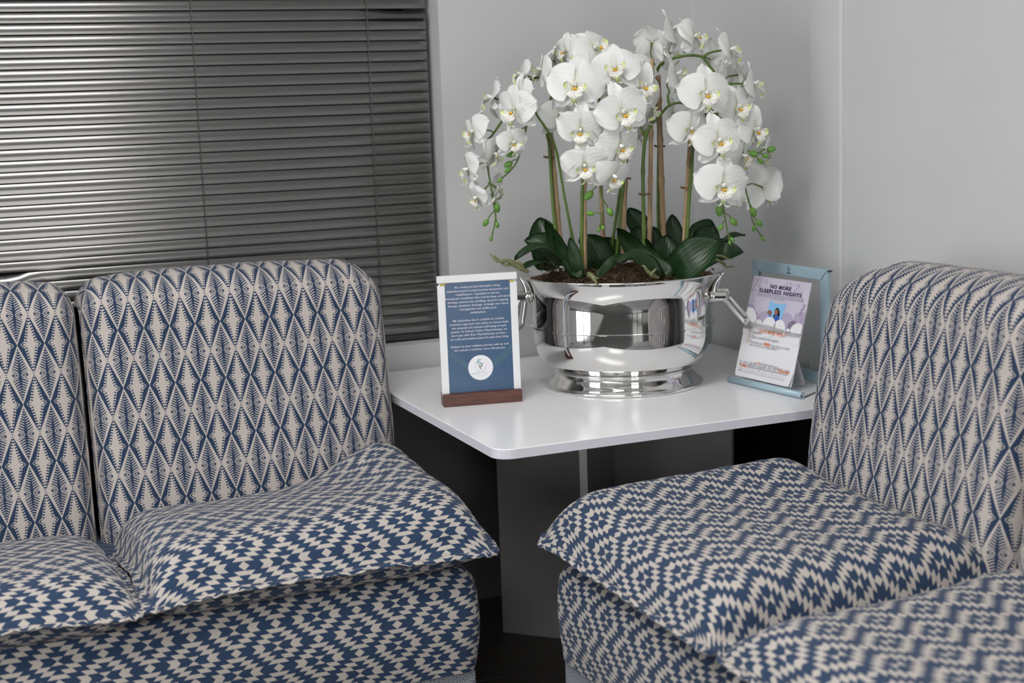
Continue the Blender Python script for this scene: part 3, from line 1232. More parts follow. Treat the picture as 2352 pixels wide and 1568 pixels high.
def flower(plant, px, py, d, size, az, el, roll=0., stem_from=None):
    """size: span over the two petals in photo pixels"""
    c = W(px, py, d)
    azr, elr = math.radians(az), math.radians(el)
    n = (-FH * math.cos(azr) + RH * math.sin(azr)) * math.cos(elr) + Vector((0, 0, 1)) * math.sin(elr)
    n.normalize()
    up = Vector((0, 0, 1))
    x = up.cross(n)
    if x.length < 1e-3: x = RH.copy()
    x.normalize()
    y = n.cross(x)
    Rm = Matrix((x, y, n)).transposed().to_4x4() @ Matrix.Rotation(math.radians(roll), 4, 'Z')
    sc = size / 98.0
    mw = Matrix.Translation(c - Vector(plant.location)) @ Rm @ Matrix.Scale(sc, 4)
    f_ = link('flower', ME_column, None, plant, mw=mw)
    v = VARIANTS[count[0] % len(VARIANTS)]
    count[0] += 1
    for nm, me_ in v:
        link(nm, me_, None, f_)
    LS = Matrix.Scale(1.28, 4)
    link('lip', ME_lip, None, f_, mw=LS)
    link('callus', ME_callus, None, f_, mw=Matrix.Scale(1.15, 4))
    # pedicel
    q = c - n * .002
    if stem_from is not None:
        s0 = W(*stem_from)
        mid = (q + s0) / 2 - n * .012 + Vector((0, 0, .004))
        tube('pedicel', [s0, mid, q], [.0017, .0016, .0022], M_stem, plant, 6, 4, Vector(plant.location))
    return f_


def bud(plant, px, py, d, r, frm):
    c = W(px, py, d)
    s0 = W(*frm)
    dirv = (c - s0).normalized()
    R_ = dirv.to_track_quat('Z', 'Y').to_matrix().to_4x4()
    mw = Matrix.Translation(c - Vector(plant.location)) @ R_ @ Matrix.Scale(r / 11.0, 4)
    link('bud', ME_bud, None, plant, mw=mw)
    tube('pedicel', [s0, (s0 + c) / 2 + Vector((0, 0, .003)), c - dirv * .006], [.0013, .0012, .0014], M_stem, plant, 6, 3, Vector(plant.location))


def stem(plant, pts_, r0, r1, nm='stem'):
    P = [W(*p) for p in pts_]
    V, F = [], []
    Q = catmull(P, 7)
    n = len(Q)
    Rr = []
    for i in range(n):
        t = i / (n - 1)
        Rr.append((r0 + (r1 - r0) * t) * (1.22 if i % 9 == 4 else 1))
    off = Vector(plant.location)
    tube_geo(V, F, [q - off for q in Q], Rr, 8)
    return link(nm, mesh(nm, V, F), M_stem, plant)


def stake(plant, p0, p1, r=.0052):
    a, b = W(*p0), W(*p1)
    V, F = [], []
    n = 34
    P, Rr = [], []
    for i in range(n + 1):
        t = i / n
        P.append(a.lerp(b, t) - Vector(plant.location))
        Rr.append(r * (1.0 - .18 * t) * (1.28 if i % 8 == 5 else 1.0))
    tube_geo(V, F, P, Rr, 9)
    return link('bamboo_stake', mesh('bamboo_stake', V, F), M_bamboo, plant)


def tie(plant, px, py, d, w_=13):
    c = W(px, py, d) - Vector(plant.location)
    V, F = [], []
    r_ = w_ / 1700.
    loop = [c + RH * r_ * math.cos(a) + FH * r_ * .7 * math.sin(a) + Vector((0, 0, .0012 * math.sin(3 * a))) for a in [2 * PI * k / 12 for k in range(13)]]
    tube_geo(V, F, loop, .0016, 6)
    tube_geo(V, F, [c - RH * r_, c - RH * (r_ + .004) - FH * .003 + Vector((0, 0, .001)), c - RH * (r_ + .006) - FH * .004 + Vector((0, 0, .003))], [.0022, .0026, .0016], 6)
    return link('twine_tie', mesh('twine_tie', V, F), M_tie, plant)


def leaf(plant, b, t, width, arch=.02, face=0.6, fold=.10, twist=0., nm='leaf'):
    """b,t: (px,py,d); width px; arch m; face 0 = blade seen broad, 1 = blade lying flat"""
    A, B = W(*b), W(*t)
    up = (-FH * (1 - face) + Vector((0, 0, 1)) * face).normalized()
    ax = (B - A)
    L_ = ax.length
    axn = ax.normalized()
    side = axn.cross(up).normalized()
    nr = side.cross(axn).normalized()
    wd = width / 1060. / 2
    nu, nv = 15, 9
    V, UV = [], []
    off = Vector(plant.location)
    for layer in (0, 1):
        for i in range(nu):
            s = i / (nu - 1)
            wv_ = wd * (.30 * (1 - s) + math.sin(PI * min(1, s ** .8)) ** .55) if s < 1 else wd * .08
            wv_ = min(wv_, wd)
            c = A + ax * s + nr * arch * math.sin(PI * s) * 1.0 + nr * (arch * .8) * s * (1 - s)
            tw = twist * (s - .3)
            sd = side * math.cos(tw) + nr * math.sin(tw)
            nn = nr * math.cos(tw) - side * math.sin(tw)
            for j in range(nv):
                q = 2 * j / (nv - 1) - 1
                p = c + sd * wv_ * q + nn * (fold * wd * 2 * abs(q) ** 1.3 + .0025 * math.sin(s * 6 + q * 2)) - nn * (.0011 * layer)
                V.append(p - off)
                UV.append(((q + 1) / 2, s))
    F = grid_faces(nu, nv) + grid_faces(nu, nv, nu * nv, True)
    n0 = nu * nv
    rim_ = [(i, 0) for i in range(nu)] + [(nu - 1, j) for j in range(1, nv)] + [(i, nv - 1) for i in range(nu - 2, -1, -1)] + [(0, j) for j in range(nv - 2, 0, -1)]
    ids = [i * nv + j for i, j in rim_]
    for a_, b_ in zip(ids, ids[1:] + ids[:1]):
        F.append((b_, n0 + b_, n0 + a_, a_))
    return link(nm, mesh(nm, V, F, UV), M_leaf, plant)


def root(plant, pts_, r_=.0028, rr=.0012):
    return tube('aerial_root', [W(*p) for p in pts_], [r_, r_ * 1.25, r_ * .8, rr], M_root, plant, 6, 5, Vector(plant.location))


def plant(label, px, d):
    p = W(px, 600, d)
    p.z = TZ + .215
    return thing('orchid', label, 'orchid', p, 0, 'white orchids in the steel bucket')


# --- leftmost spray
P1 = plant('white orchid whose spray hangs furthest left, towards the window blind', 1284, -.02)
stake(P1, (1291, 604, -.02), (1262, 272, -.02), .0058)
stem(P1, [(1284, 600, -.01), (1270, 470, -.01), (1262, 340, -.01), (1256, 300, 0), (1262, 240, 0), (1276, 185, 0), (1248, 176, 0), (1214, 186, 0), (1182, 214, .01), (1162, 262, .01), (1134, 306, .01), (1117, 330, .01), (1120, 380, .01), (1128, 430, .01), (1136, 480, .01), (1138, 505, .01), (1128, 550, .01)], .0040, .0014)
tie(P1, 1263, 361, -.015)
flower(P1, 1270, 138, -.02, 88, -115, 10, 20, (1266, 178, 0))
flower(P1, 1244, 160, .02, 84, -72, 8, -10, (1248, 176, 0))
flower(P1, 1200, 172, .01, 84, -80, 15, 25, (1214, 186, 0))
flower(P1, 1132, 224, 0, 90, -95, 10, 20, (1160, 252, .01))
flower(P1, 1088, 302, .02, 88, -62, 0, 15, (1134, 306, .01))
flower(P1, 1134, 352, .03, 84, 60, -20, -30, (1118, 345, .01))
flower(P1, 1076, 388, .02, 86, -75, -10, 15, (1120, 372, .01))
flower(P1, 1142, 432, 0, 76, 105, -25, 20, (1126, 424, .01))
flower(P1, 1096, 452, .03, 72, -55, -25, 10, (1124, 424, .01))
bud(P1, 1141, 476, .01, 11, (1134, 446, .01))
bud(P1, 1116, 511, .01, 9, (1136, 484, .01))
bud(P1, 1142, 516, .01, 7, (1138, 498, .01))
bud(P1, 1128, 548, .01, 6, (1134, 526, .01))
leaf(P1, (1268, 620, -.03), (1238, 500, -.05), 76, .012, .15, .10)
leaf(P1, (1282, 596, .02), (1204, 552, .03), 60, .018, .45, .14)
leaf(P1, (1290, 606, .07), (1181, 598, .10), 44, .026, .80, .16)
leaf(P1, (1288, 622, .08), (1194, 620, .12), 40, .014, .85, .10)
leaf(P1, (1270, 600, -.08), (1224, 530, -.10), 60, .01, .2, .10)
root(P1, [(1212, 624, .12), (1190, 614, .14), (1165, 598, .15), (1143, 600, .16), (1124, 582, .16)], .0042)
root(P1, [(1206, 622, .12), (1194, 604, .13), (1178, 600, .13), (1170, 596, .13)], .003)
root(P1, [(1180, 606, .14), (1160, 608, .15), (1140, 592, .15), (1134, 586, .15)], .0026)

# --- inner left spray
P2 = plant('white orchid with a short curved tail of buds, just right of the leftmost spray', 1330, .06)
stem(P2, [(1330, 620, .05), (1300, 470, .05), (1276, 340, .05), (1252, 292, .06), (1232, 262, .06), (1222, 232, .06), (1216, 262, .06), (1207, 300, .06), (1196, 345, .06), (1182, 380, .06), (1146, 416, .06)], .0030, .0016)
flower(P2, 1182, 250, .08, 104, -42, -8, 0, (1220, 240, .06))
flower(P2, 1178, 326, .09, 74, 22, -10, 0, (1208, 292, .06))
flower(P2, 1192, 205, .05, 70, -60, 20, 0, (1222, 228, .06))
bud(P2, 1174, 354, .06, 10, (1194, 348, .06))
bud(P2, 1168, 377, .06, 10, (1188, 366, .06))
bud(P2, 1166, 391, .06, 7, (1180, 384, .06))
bud(P2, 1148, 414, .06, 7, (1160, 404, .06))
leaf(P2, (1336, 640, .10), (1252, 506, .10), 34, -.020, .35, .18, .5)
leaf(P2, (1332, 636, .12), (1268, 540, .13), 24, -.012, .3, .18)
leaf(P2, (1330, 640, .11), (1309, 545, .11), 30, .01, .15, .10)

# --- front sprays
P3 = plant('white orchid with the biggest front flowers, its buds hanging before the middle canes', 1340, .09)
stake(P3, (1344, 620, .06), (1339, 108, .0), .0048)
stem(P3, [(1336, 630, .10), (1336, 540, .11), (1338, 430, .11), (1340, 300, .10), (1348, 190, .10), (1362, 168, .12), (1376, 230, .15), (1382, 330, .16), (1380, 430, .16), (1386, 470, .16), (1378, 525, .16)], .0046, .0014)
stake(P3, (1386, 560, -.05), (1374, 300, -.05), .0050)
flower(P3, 1322, 196, .18, 118, -6, 4, -6, (1350, 240, .12))
flower(P3, 1366, 112, .06, 108, 38, 28, 28, (1362, 160, .10))
flower(P3, 1338, 140, .02, 96, -30, 30, 0, (1350, 180, .10))
flower(P3, 1300, 118, .0, 84, -50, 10, 10, (1345, 190, .05))
flower(P3, 1372, 190, .06, 92, 0, 10, 30, (1362, 190, .10))
flower(P3, 1284, 262, .03, 100, 34, -6, 6, (1340, 280, .10))
flower(P3, 1334, 296, .19, 98, -8, -22, -4, (1376, 300, .15))
flower(P3, 1342, 378, .19, 98, 4, -20, 4, (1380, 360, .16))
flower(P3, 1408, 402, .18, 92, 28, -30, -14, (1382, 386, .16))
bud(P3, 1353, 448, .16, 12, (1372, 428, .16))
bud(P3, 1356, 490, .16, 8.5, (1383, 492, .16))
bud(P3, 1401, 486, .16, 10, (1382, 455, .16))
bud(P3, 1385, 523, .16, 6, (1380, 510, .16))
bud(P3, 1375, 527, .16, 5, (1379, 515, .16))
leaf(P3, (1372, 640, .13), (1456, 588, .10), 26, .014, .7, .14)
leaf(P3, (1392, 622, .0), (1350, 538, .0), 72, .01, .15, .10)
leaf(P3, (1330, 560, -.12), (1348, 508, -.12), 8, .0, .15, .10)
root(P3, [(1352, 628, .18), (1362, 636, .21), (1368, 646, .225), (1372, 658, .23)], .0044)
root(P3, [(1350, 634, .19), (1360, 634, .21), (1376, 640, .22)], .003)

P4 = plant('white orchid tied to the cane in the middle, flowers stacked right of the front spray', 1432, .08)
stake(P4, (1430, 600, .03), (1445, 130, .0), .0056)
stem(P4, [(1416, 600, .05), (1422, 520, .06), (1432, 420, .06), (1446, 300, .06), (1452, 240, .08), (1448, 200, .11), (1440, 260, .14), (1436, 340, .15), (1424, 400, .16)], .0042, .0018)
stem(P4, [(1405, 575, -.02), (1412, 520, -.02), (1424, 440, -.02), (1440, 330, -.01), (1440, 280, 0)], .0038, .0030)
flower(P4, 1414, 158, .12, 110, -10, 18, 10, (1448, 205, .10))
flower(P4, 1430, 256, .20, 116, 12, -6, 16, (1442, 240, .13))
flower(P4, 1476, 200, .09, 112, 26, 14, -20, (1452, 230, .08))
flower(P4, 1424, 334, .18, 98, 24, -18, 8, (1438, 320, .15))
flower(P4, 1386, 232, .10, 90, -20, 0, 40, (1442, 240, .12))
flower(P4, 1462, 160, .02, 92, 10, 25, 30, (1450, 205, .08))
flower(P4, 1470, 300, .0, 84, 40, -10, 0, (1450, 300, .05))
tie(P4, 1440, 410, .04)
leaf(P4, (1524, 640, .13), (1408, 608, .17), 40, .034, .75, .14)
leaf(P4, (1538, 634, .11), (1416, 524, .13), 46, -.022, .35, .20, .4)
leaf(P4, (1440, 600, -.03), (1388, 546, -.03), 30, .01, .4, .12)
root(P4, [(1506, 634, .17), (1490, 626, .20), (1480, 612, .20), (1474, 610, .19)], .0036)
root(P4, [(1513, 638, .18), (1496, 632, .20), (1504, 620, .205), (1509, 616, .20)], .0030)

# --- middle right
P5 = plant('white orchid on the tall cane right of centre, its forked green stem in view', 1484, .05)
stake(P5, (1491, 580, .04), (1498, 134, .04), .0052)
stem(P5, [(1480, 590, .06), (1478, 480, .06), (1477, 380, .06), (1484, 310, .06), (1502, 280, .06), (1518, 262, .05), (1535, 244, .04), (1560, 236, .04), (1586, 244, .05)], .0046, .0022)
stem(P5, [(1482, 312, .06), (1472, 292, .06), (1469, 268, .06)], .0028, .0022)
stem(P5, [(1537, 242, .04), (1534, 222, .04), (1538, 208, .04)], .0028, .0020)
tie(P5, 1483, 446, .06, 16)
flower(P5, 1496, 245, .07, 92, 60, -25, -30, (1470, 272, .06))
flower(P5, 1552, 172, .04, 104, 75, 20, 20, (1538, 210, .04))
flower(P5, 1622, 214, .12, 112, 10, 2, 0, (1586, 244, .05))
flower(P5, 1545, 258, -.03, 84, 80, -10, 0, (1560, 236, .04))
leaf(P5, (1537, 622, .08), (1482, 548, .10), 20, -.014, .35, .18)
leaf(P5, (1488, 560, -.06), (1443, 478, -.07), 52, .012, .2, .12)
leaf(P5, (1520, 616, .0), (1532, 540, -.01), 62, .01, .1, .10)
leaf(P5, (1470, 600, -.02), (1462, 520, -.03), 56, .01, .25, .12)
leaf(P5, (1500, 600, -.04), (1500, 520, -.05), 46, .01, .15, .10)

# --- highest arch
P6 = plant('white orchid with the highest arching spray, its end trailing over the right side', 1526, -.04)
stake(P6, (1524, 560, -.04), (1512, 172, -.02), .0064)
stem(P6, [(1513, 560, -.05), (1512, 420, -.05), (1513, 300, -.05), (1504, 200, -.04), (1512, 156, -.02), (1536, 138, 0), (1572, 128, .01), (1602, 128, .02), (1616, 134, .02), (1638, 162, .02), (1668, 196, .02), (1698, 240, .02), (1712, 300, .02), (1706, 370, .02), (1712, 430, .02), (1722, 470, .02), (1730, 510, .02), (1754, 552, .02)], .0042, .0014)
tie(P6, 1518, 336, -.035, 15)
stem(P6, [(1534, 138, 0), (1540, 112, 0), (1549, 86, 0)], .0026, .0020)
stem(P6, [(1612, 132, .02), (1634, 120, .02), (1668, 114, .02)], .0026, .0020)
stem(P6, [(1668, 194, .02), (1690, 192, .02), (1722, 192, .02)], .0026, .0020)
flower(P6, 1497, 98, -.04, 88, 150, 20, 10, (1504, 150, -.02))
flower(P6, 1546, 66, 0, 92, 68, 18, 24, (1549, 86, 0))
flower(P6, 1594, 84, .03, 100, 52, 14, -12, (1572, 122, .01))
flower(P6, 1540, 120, -.05, 84, 80, -5, 0, (1536, 138, 0))
flower(P6, 1632, 136, -.03, 84, 140, 0, 20, (1620, 134, .02))
flower(P6, 1676, 114, .03, 98, 72, 10, -8, (1668, 114, .02))
flower(P6, 1696, 172, -.03, 84, 110, 0, 10, (1668, 190, .02))
flower(P6, 1730, 192, .02, 92, 72, 6, 12, (1722, 192, .02))
flower(P6, 1692, 246, .06, 104, 28, 4, 6, (1690, 226, .02))
flower(P6, 1732, 298, .05, 104, 38, 0, -4, (1712, 296, .02))
flower(P6, 1756, 340, .0, 86, 96, -20, 0, (1712, 330, .02))
flower(P6, 1704, 356, .06, 92, 54, -18, 14, (1708, 350, .02))
flower(P6, 1752, 430, -.03, 112, 148, -10, -20, (1716, 425, .02))
bud(P6, 1730, 353, .06, 11, (1708, 345, .03))
bud(P6, 1771, 343, .04, 10, (1738, 352, .04))
bud(P6, 1758, 358, .05, 7.5, (1738, 352, .04))
bud(P6, 1747, 370, .05, 8, (1730, 358, .05))
bud(P6, 1730, 486, .02, 11, (1722, 468, .02))
bud(P6, 1743, 512, .02, 9, (1726, 494, .02))
bud(P6, 1732, 524, .02, 7, (1734, 514, .02))
bud(P6, 1752, 548, .02, 6, (1746, 538, .02))
leaf(P6, (1548, 590, -.10), (1543, 492, -.11), 44, .012, .15, .10)
leaf(P6, (1586, 590, -.10), (1632, 504, -.11), 70, .014, .2, .10)

# --- right front
P7 = plant('white orchid on the short cane at right, its buds dangling over the broad leaf', 1577, .06)
stake(P7, (1571, 556, .05), (1588, 258, .05), .0048)
stem(P7, [(1577, 560, .06), (1582, 470, .06), (1588, 400, .06), (1592, 340, .06), (1600, 300, .06), (1618, 300, .07), (1628, 286, .08), (1622, 268, .08), (1636, 262, .09), (1644, 290, .11), (1652, 360, .12), (1657, 420, .13), (1662, 480, .13), (1668, 515, .13), (1676, 554, .13)], .0040, .0013)
stem(P7, [(1622, 268, .08), (1636, 262, .08), (1650, 262, .08)], .0024, .0020)
tie(P7, 1579, 431, .055, 15)
flower(P7, 1586, 296, .11, 98, 16, -4, -6, (1612, 300, .07))
flower(P7, 1650, 322, .17, 110, 12, -2, 8, (1644, 296, .11))
flower(P7, 1634, 262, .0, 84, 60, 0, 0, (1630, 270, .08))
flower(P7, 1660, 425, .18, 112, 8, -8, -6, (1656, 400, .12))
flower(P7, 1692, 452, .11, 66, 52, -30, 10, (1662, 440, .13))
flower(P7, 1720, 250, -.02, 84, 100, 0, 0, (1640, 270, .08))
flower(P7, 1690, 380, .04, 84, 70, -10, 0, (1654, 380, .12))
bud(P7, 1652, 483, .13, 12, (1650, 462, .13))
bud(P7, 1685, 509, .13, 10, (1664, 488, .13))
bud(P7, 1655, 522, .13, 8, (1666, 506, .13))
bud(P7, 1682, 550, .13, 6, (1672, 540, .13))
bud(P7, 1676, 557, .13, 5, (1673, 546, .13))
leaf(P7, (1544, 640, .10), (1652, 552, .12), 84, .018, .40, .06)
leaf(P7, (1652, 560, -.02), (1712, 540, -.02), 17, .008, .7, .12)
leaf(P7, (1600, 590, -.08), (1640, 520, -.10), 60, .01, .2, .10)
leaf(P7, (1640, 592, .0), (1708, 580, .02), 44, .014, .45, .08)
leaf(P7, (1610, 600, -.02), (1682, 556, -.02), 50, .012, .3, .08)
root(P7, [(1644, 596, .04), (1662, 604, .05), (1668, 613, .05), (1688, 611, .05)], .0028)
root(P7, [(1640, 586, .04), (1658, 588, .05), (1672, 594, .05), (1682, 595, .05)], .0022)


# ------------------------------------------------------------------ flat print helpers
def text_geo(s, size=1.0, extrude=0., bold=0., spacing=1.0, shear=0.):
    cu = bpy.data.curves.new('t', 'FONT')
    cu.body = s
    cu.size = size
    cu.resolution_u = 2
    cu.offset = bold
    cu.space_character = spacing
    cu.shear = shear
    o = bpy.data.objects.new('t', cu)
    COL.objects.link(o)
    me_ = bpy.data.meshes.new_from_object(o)
    V = [v.co.copy() for v in me_.vertices]
    F = [tuple(p.vertices) for p in me_.polygons]
    bpy.data.objects.remove(o)
    bpy.data.curves.remove(cu)
    bpy.data.meshes.remove(me_)
    return V, F


def lettering(nm, lines, m, parent, mw, zoff=.0006):
    """lines: (string, x, y, width or None, cap height, align, bold); sheet frame x right, y up, metres"""
    V, F = [], []
    for ln_ in lines:
        s, x, y, wd, h, al, bo = ln_[:7]
        sp_ = ln_[7] if len(ln_) > 7 else 1.0
        v, f_ = text_geo(s, 1.0, bold=bo, spacing=sp_)
        if not v: continue
        x0 = min(q.x for q in v)
        x1 = max(q.x for q in v)
        sy = h / .73
        sx = sy if wd is None else wd / (x1 - x0)
        ox = {'L': x, 'C': x - (x1 - x0) * sx / 2, 'R': x - (x1 - x0) * sx}[al]
        b = len(V)
        V += [((q.x - x0) * sx + ox, q.y * sy + y, 0) for q in v]
        F += [tuple(b + i_ for i_ in p) for p in f_]
    me_ = mesh(nm, V, F, smooth=False)
    return link(nm, me_, m, parent, mw=mw @ Matrix.Translation((0, 0, zoff)))


def poly(nm, loops, m, parent, mw, zoff=.0003):
    bm = bmesh.new()
    for lp in loops:
        vs_ = [bm.verts.new((a, b, 0)) for a, b in lp]
        try:
            f_ = bm.faces.new(vs_)
        except ValueError:
            continue
    bmesh.ops.triangulate(bm, faces=bm.faces)
    bm.normal_update()
    for f_ in bm.faces:
        if f_.normal.z < 0: f_.normal_flip()
    me_ = bpy.data.meshes.new(nm)
    bm.to_mesh(me_)
    bm.free()
    return link(nm, me_, m, parent, mw=mw @ Matrix.Translation((0, 0, zoff)))


def circle(cx, cy, r_, n=40, a0=0, a1=2 * PI):
    return [(cx + r_ * math.cos(a0 + (a1 - a0) * i / n), cy + r_ * math.sin(a0 + (a1 - a0) * i / n)) for i in range(n if abs(a1 - a0) > 6.2 else n + 1)]


def ribbon(pts_, w_):
    P = catmull([Vector((a, b, 0)) for a, b in pts_], 6)
    Lq, Rq = [], []
    for i in range(len(P)):
        t = (P[min(i + 1, len(P) - 1)] - P[max(i - 1, 0)]).normalized()
        n_ = Vector((-t.y, t.x, 0))
        k = i / (len(P) - 1)
        ww = w_ * (.35 + .65 * math.sin(PI * k))
        Lq.append(P[i] + n_ * ww / 2)
        Rq.append(P[i] - n_ * ww / 2)
    return [[(Lq[i].x, Lq[i].y), (Lq[i + 1].x, Lq[i + 1].y), (Rq[i + 1].x, Rq[i + 1].y), (Rq[i].x, Rq[i].y)] for i in range(len(P) - 1)]


# ------------------------------------------------------------------ sign on the left (blue sheet in a white holder)
sa, sb = Vector((-.877, -.474, TZ)), Vector((-.713, -.505, TZ))
ex = (sb - sa)
SW = ex.length
rzs = math.atan2(ex.y, ex.x)
sg = thing('sign_holder', 'blue text sheet in a white holder on a dark wooden block', 'sign', (sa + sb) / 2, rzs)
# local: x right, y away from the viewer, z up; origin = middle of the block's front foot
box('wooden_block', (-SW / 2, 0, 0), (SW / 2, .036, .0265), M_walnut, sg, bev=.0015, seg=2)
SH = .252
th = math.radians(1.5)
MW = Matrix.Translation((0, .0135, .022)) @ Matrix.Rotation(PI / 2 - th, 4, 'X')     # sheet frame: x right, y up, z to the viewer
hw = SW / 2 + .0005
brd = link('backing_board', None, None, sg) if False else None
bm = bmesh.new()
box_bm(bm, (-hw + .003, 0, -.003), (hw - .003, SH - .004, 0), .0004, 1)
me = bpy.data.meshes.new('backing_board')
bm.to_mesh(me)
bm.free()
bd = link('backing_board', me, M_frame_white, sg, mw=MW)
for a, b in (((-hw, .0, -.004), (-hw + .0155, SH - .021, .0022)), ((hw - .0150, .0, -.004), (hw, SH - .021, .0022))):
    bm = bmesh.new()
    box_bm(bm, a, b, .0006, 1)
    me = bpy.data.meshes.new('side_strip')
    bm.to_mesh(me)
    bm.free()
    link('side_strip', me, M_frame_white, sg, mw=MW)
bm = bmesh.new()
box_bm(bm, (-hw - .0005, SH - .0165, -.005), (hw + .0005, SH - .0015, .0032), .0008, 1)
me = bpy.data.meshes.new('top_bar')
bm.to_mesh(me)
bm.free()
link('top_bar', me, M_frame_white, sg, mw=MW)
iw = hw - .0138
it = SH - .0172
bm = bmesh.new()
box_bm(bm, (-iw, .002, .0), (iw, it, .0008))
me = bpy.data.meshes.new('printed_sheet')
bm.to_mesh(me)
bm.free()
sheet = link('printed_sheet', me, M_blue_sheet, sg, mw=MW)
I4 = Matrix.Identity(4)
# teal sweep low on the sheet, olive corner marks
swp = [(-iw, .098)] + [(-iw + 2 * iw * k / 20, .080 - .030 * math.sin(PI * k / 20) + .012 * k / 20) for k in range(21)] + [(iw, .100)]
band = [[(-iw + 2 * iw * k / 20, .100 - .042 * math.sin(PI * k / 20) + .004 * k / 20), (-iw + 2 * iw * (k + 1) / 20, .100 - .042 * math.sin(PI * (k + 1) / 20) + .004 * (k + 1) / 20),
         (-iw + 2 * iw * (k + 1) / 20, .086 - .042 * math.sin(PI * (k + 1) / 20)), (-iw + 2 * iw * k / 20, .086 - .042 * math.sin(PI * k / 20))] for k in range(20)]
poly('printed_sweep', band, M_teal, sheet, I4, .0010)
poly('printed_corner', [[(-iw - .008, it - .0005), (-iw - .008, it - .0042), (-iw + .0005, it - .0042), (-iw + .005, it - .0005)],
                        [(iw + .008, it - .0005), (iw + .008, it - .0042), (iw - .0005, it - .0042), (iw - .005, it - .0005)]], M_yellow, sheet, I4, .0032)
L1 = ["As a dedicated physiotherapist, I bring", "expertise beyond comprehensive assessment and", "rehabilitation. I specialise in various", "therapeutic modalities that include deep soft tissue",
      "therapy, precise dry needling, dynamic cupping", "therapy, lymphatic drainage, strategic scar tissue", "management and skillful joint", "mobilisation.", "",
      "My dedication lies in a hands-on, holistic", "treatment approach that seeks to restore both", "the physical and mental well-being of each", "patient. At Simone Vosloo Physiotherapy, we", "don't just offer B.Sc. Physiotherapy services -", "we craft personalized plans for pain-free living.", "",
      "Embark on your wellness journey with us, and", "let's unlock a healthier, more vibrant you."]
wds = [.60, .815, .58, .86, .80, .80, .49, .21, 0, .68, .78, .72, .74, .74, .78, 0, .76, .68]
rows = []
y_ = it - .0115
for s, wq in zip(L1, wds):
    if s:
        rows.append((s, .000, y_, wq * 2 * iw * 1.14, .0043, 'C', .003))
        y_ -= .0077
    else:
        y_ -= .0080
lettering('lettering', rows, M_white_ink, sheet, I4, .0012)
poly('logo_disc', [circle(-.0005, .0545, .0264)], M_white_disc, sheet, I4, .0012)
LG = Matrix.Translation((0, .0055, 0)) @ Matrix.Translation((0, .049, 0)) @ Matrix.Scale(.94, 4) @ Matrix.Translation((0, -.049, 0))
poly('logo_ring', [[(-.0005 + r0_ * math.cos(a_), .0530 + r0_ * math.sin(a_)) for r0_, a_ in ((.0134, 2 * PI * k / 36), (.0134, 2 * PI * (k + 1) / 36), (.0122, 2 * PI * (k + 1) / 36), (.0122, 2 * PI * k / 36))] for k in range(8, 37)], M_pale_ring, sheet, LG, .0015)
poly('logo_letters', ribbon([(.0015, .0665), (-.001, .0685), (-.005, .0675), (-.0055, .064), (-.002, .0605), (.0015, .058), (.0020, .0545), (-.0005, .0525), (-.003, .0535), (-.0055, .0575), (-.0075, .0608), (-.0095, .0602)], .0018), M_teal_ink, sheet, LG, .0018)
poly('logo_letters', ribbon([(-.0035, .0525), (-.0018, .0490), (-.0003, .0455)], .0026) + ribbon([(-.0003, .0455), (.0016, .0500), (.0030, .0550), (.0048, .0572), (.0078, .0570)], .0012), M_gold_ink, sheet, LG, .0018)
lettering('lettering', [('SIMONE', -.0215, .0352, .0200, .0030, 'L', .0)], M_pale_teal, sheet, LG, .0018)
lettering('lettering', [('VOSLOO', .0008, .0352, .0200, .0030, 'L', .0)], M_pale_gold, sheet, LG, .0018)
lettering('lettering', [('PHYSIOTHERAPY', -.0005, .0305, .026, .0013, 'C', .0)], M_pale_teal, sheet, LG, .0018)

# ------------------------------------------------------------------ light blue display frame on the right
fa, fb = Vector((-.123, -.463, TZ)), Vector((-.109, -.733, TZ))
ex = fb - fa
FWD = ex.length
rzf = math.atan2(ex.y, ex.x)
df = thing('display_frame', 'light blue metal display frame with an empty clear pane, behind the sleep card', 'frame', (fa + fb) / 2, rzf)
# local: x along the frame (left to right as seen), y behind, z up
FHH = .252
bw = .024


def bar(nm, pts4, parent, m, dep=.010, y0=0.):
    bm = bmesh.new()
    va = [bm.verts.new((x, y0, z)) for x, z in pts4]
    f_ = bm.faces.new(va)
    r_ = bmesh.ops.extrude_face_region(bm, geom=[f_])
    bmesh.ops.translate(bm, vec=(0, dep, 0), verts=[g for g in r_['geom'] if isinstance(g, bmesh.types.BMVert)])
    bmesh.ops.recalc_face_normals(bm, faces=bm.faces)
    bmesh.ops.bevel(bm, geom=list(bm.edges), offset=.0012, segments=2, affect='EDGES')
    me_ = bpy.data.meshes.new(nm)
    bm.to_mesh(me_)
    bm.free()
    return link(nm, me_, m, parent)


h2 = FWD / 2
bar('frame_bar', [(-h2, FHH), (h2, FHH), (h2 - bw, FHH - bw), (-h2 + bw, FHH - bw)], df, M_lightblue)
bar('frame_bar', [(-h2, .006), (h2, .006), (h2 - bw, .006 + bw), (-h2 + bw, .006 + bw)], df, M_lightblue)
bar('frame_bar', [(-h2, .0075), (-h2, FHH - .0015), (-h2 + bw, FHH - bw - .0015), (-h2 + bw, .0075 + bw)], df, M_lightblue)
bar('frame_bar', [(h2, .0075), (h2, FHH - .0015), (h2 - bw, FHH - bw - .0015), (h2 - bw, .0075 + bw)], df, M_lightblue)
box('gasket', [((-h2 + bw - .002, .002, .012 + bw), (-h2 + bw, .006, FHH - bw)), ((h2 - bw, .002, .012 + bw), (h2 - bw + .002, .006, FHH - bw)), ((h2 - .0005, .001, FHH - .004), (h2 + .004, .010, FHH - .001))], None, M_gasket, df)
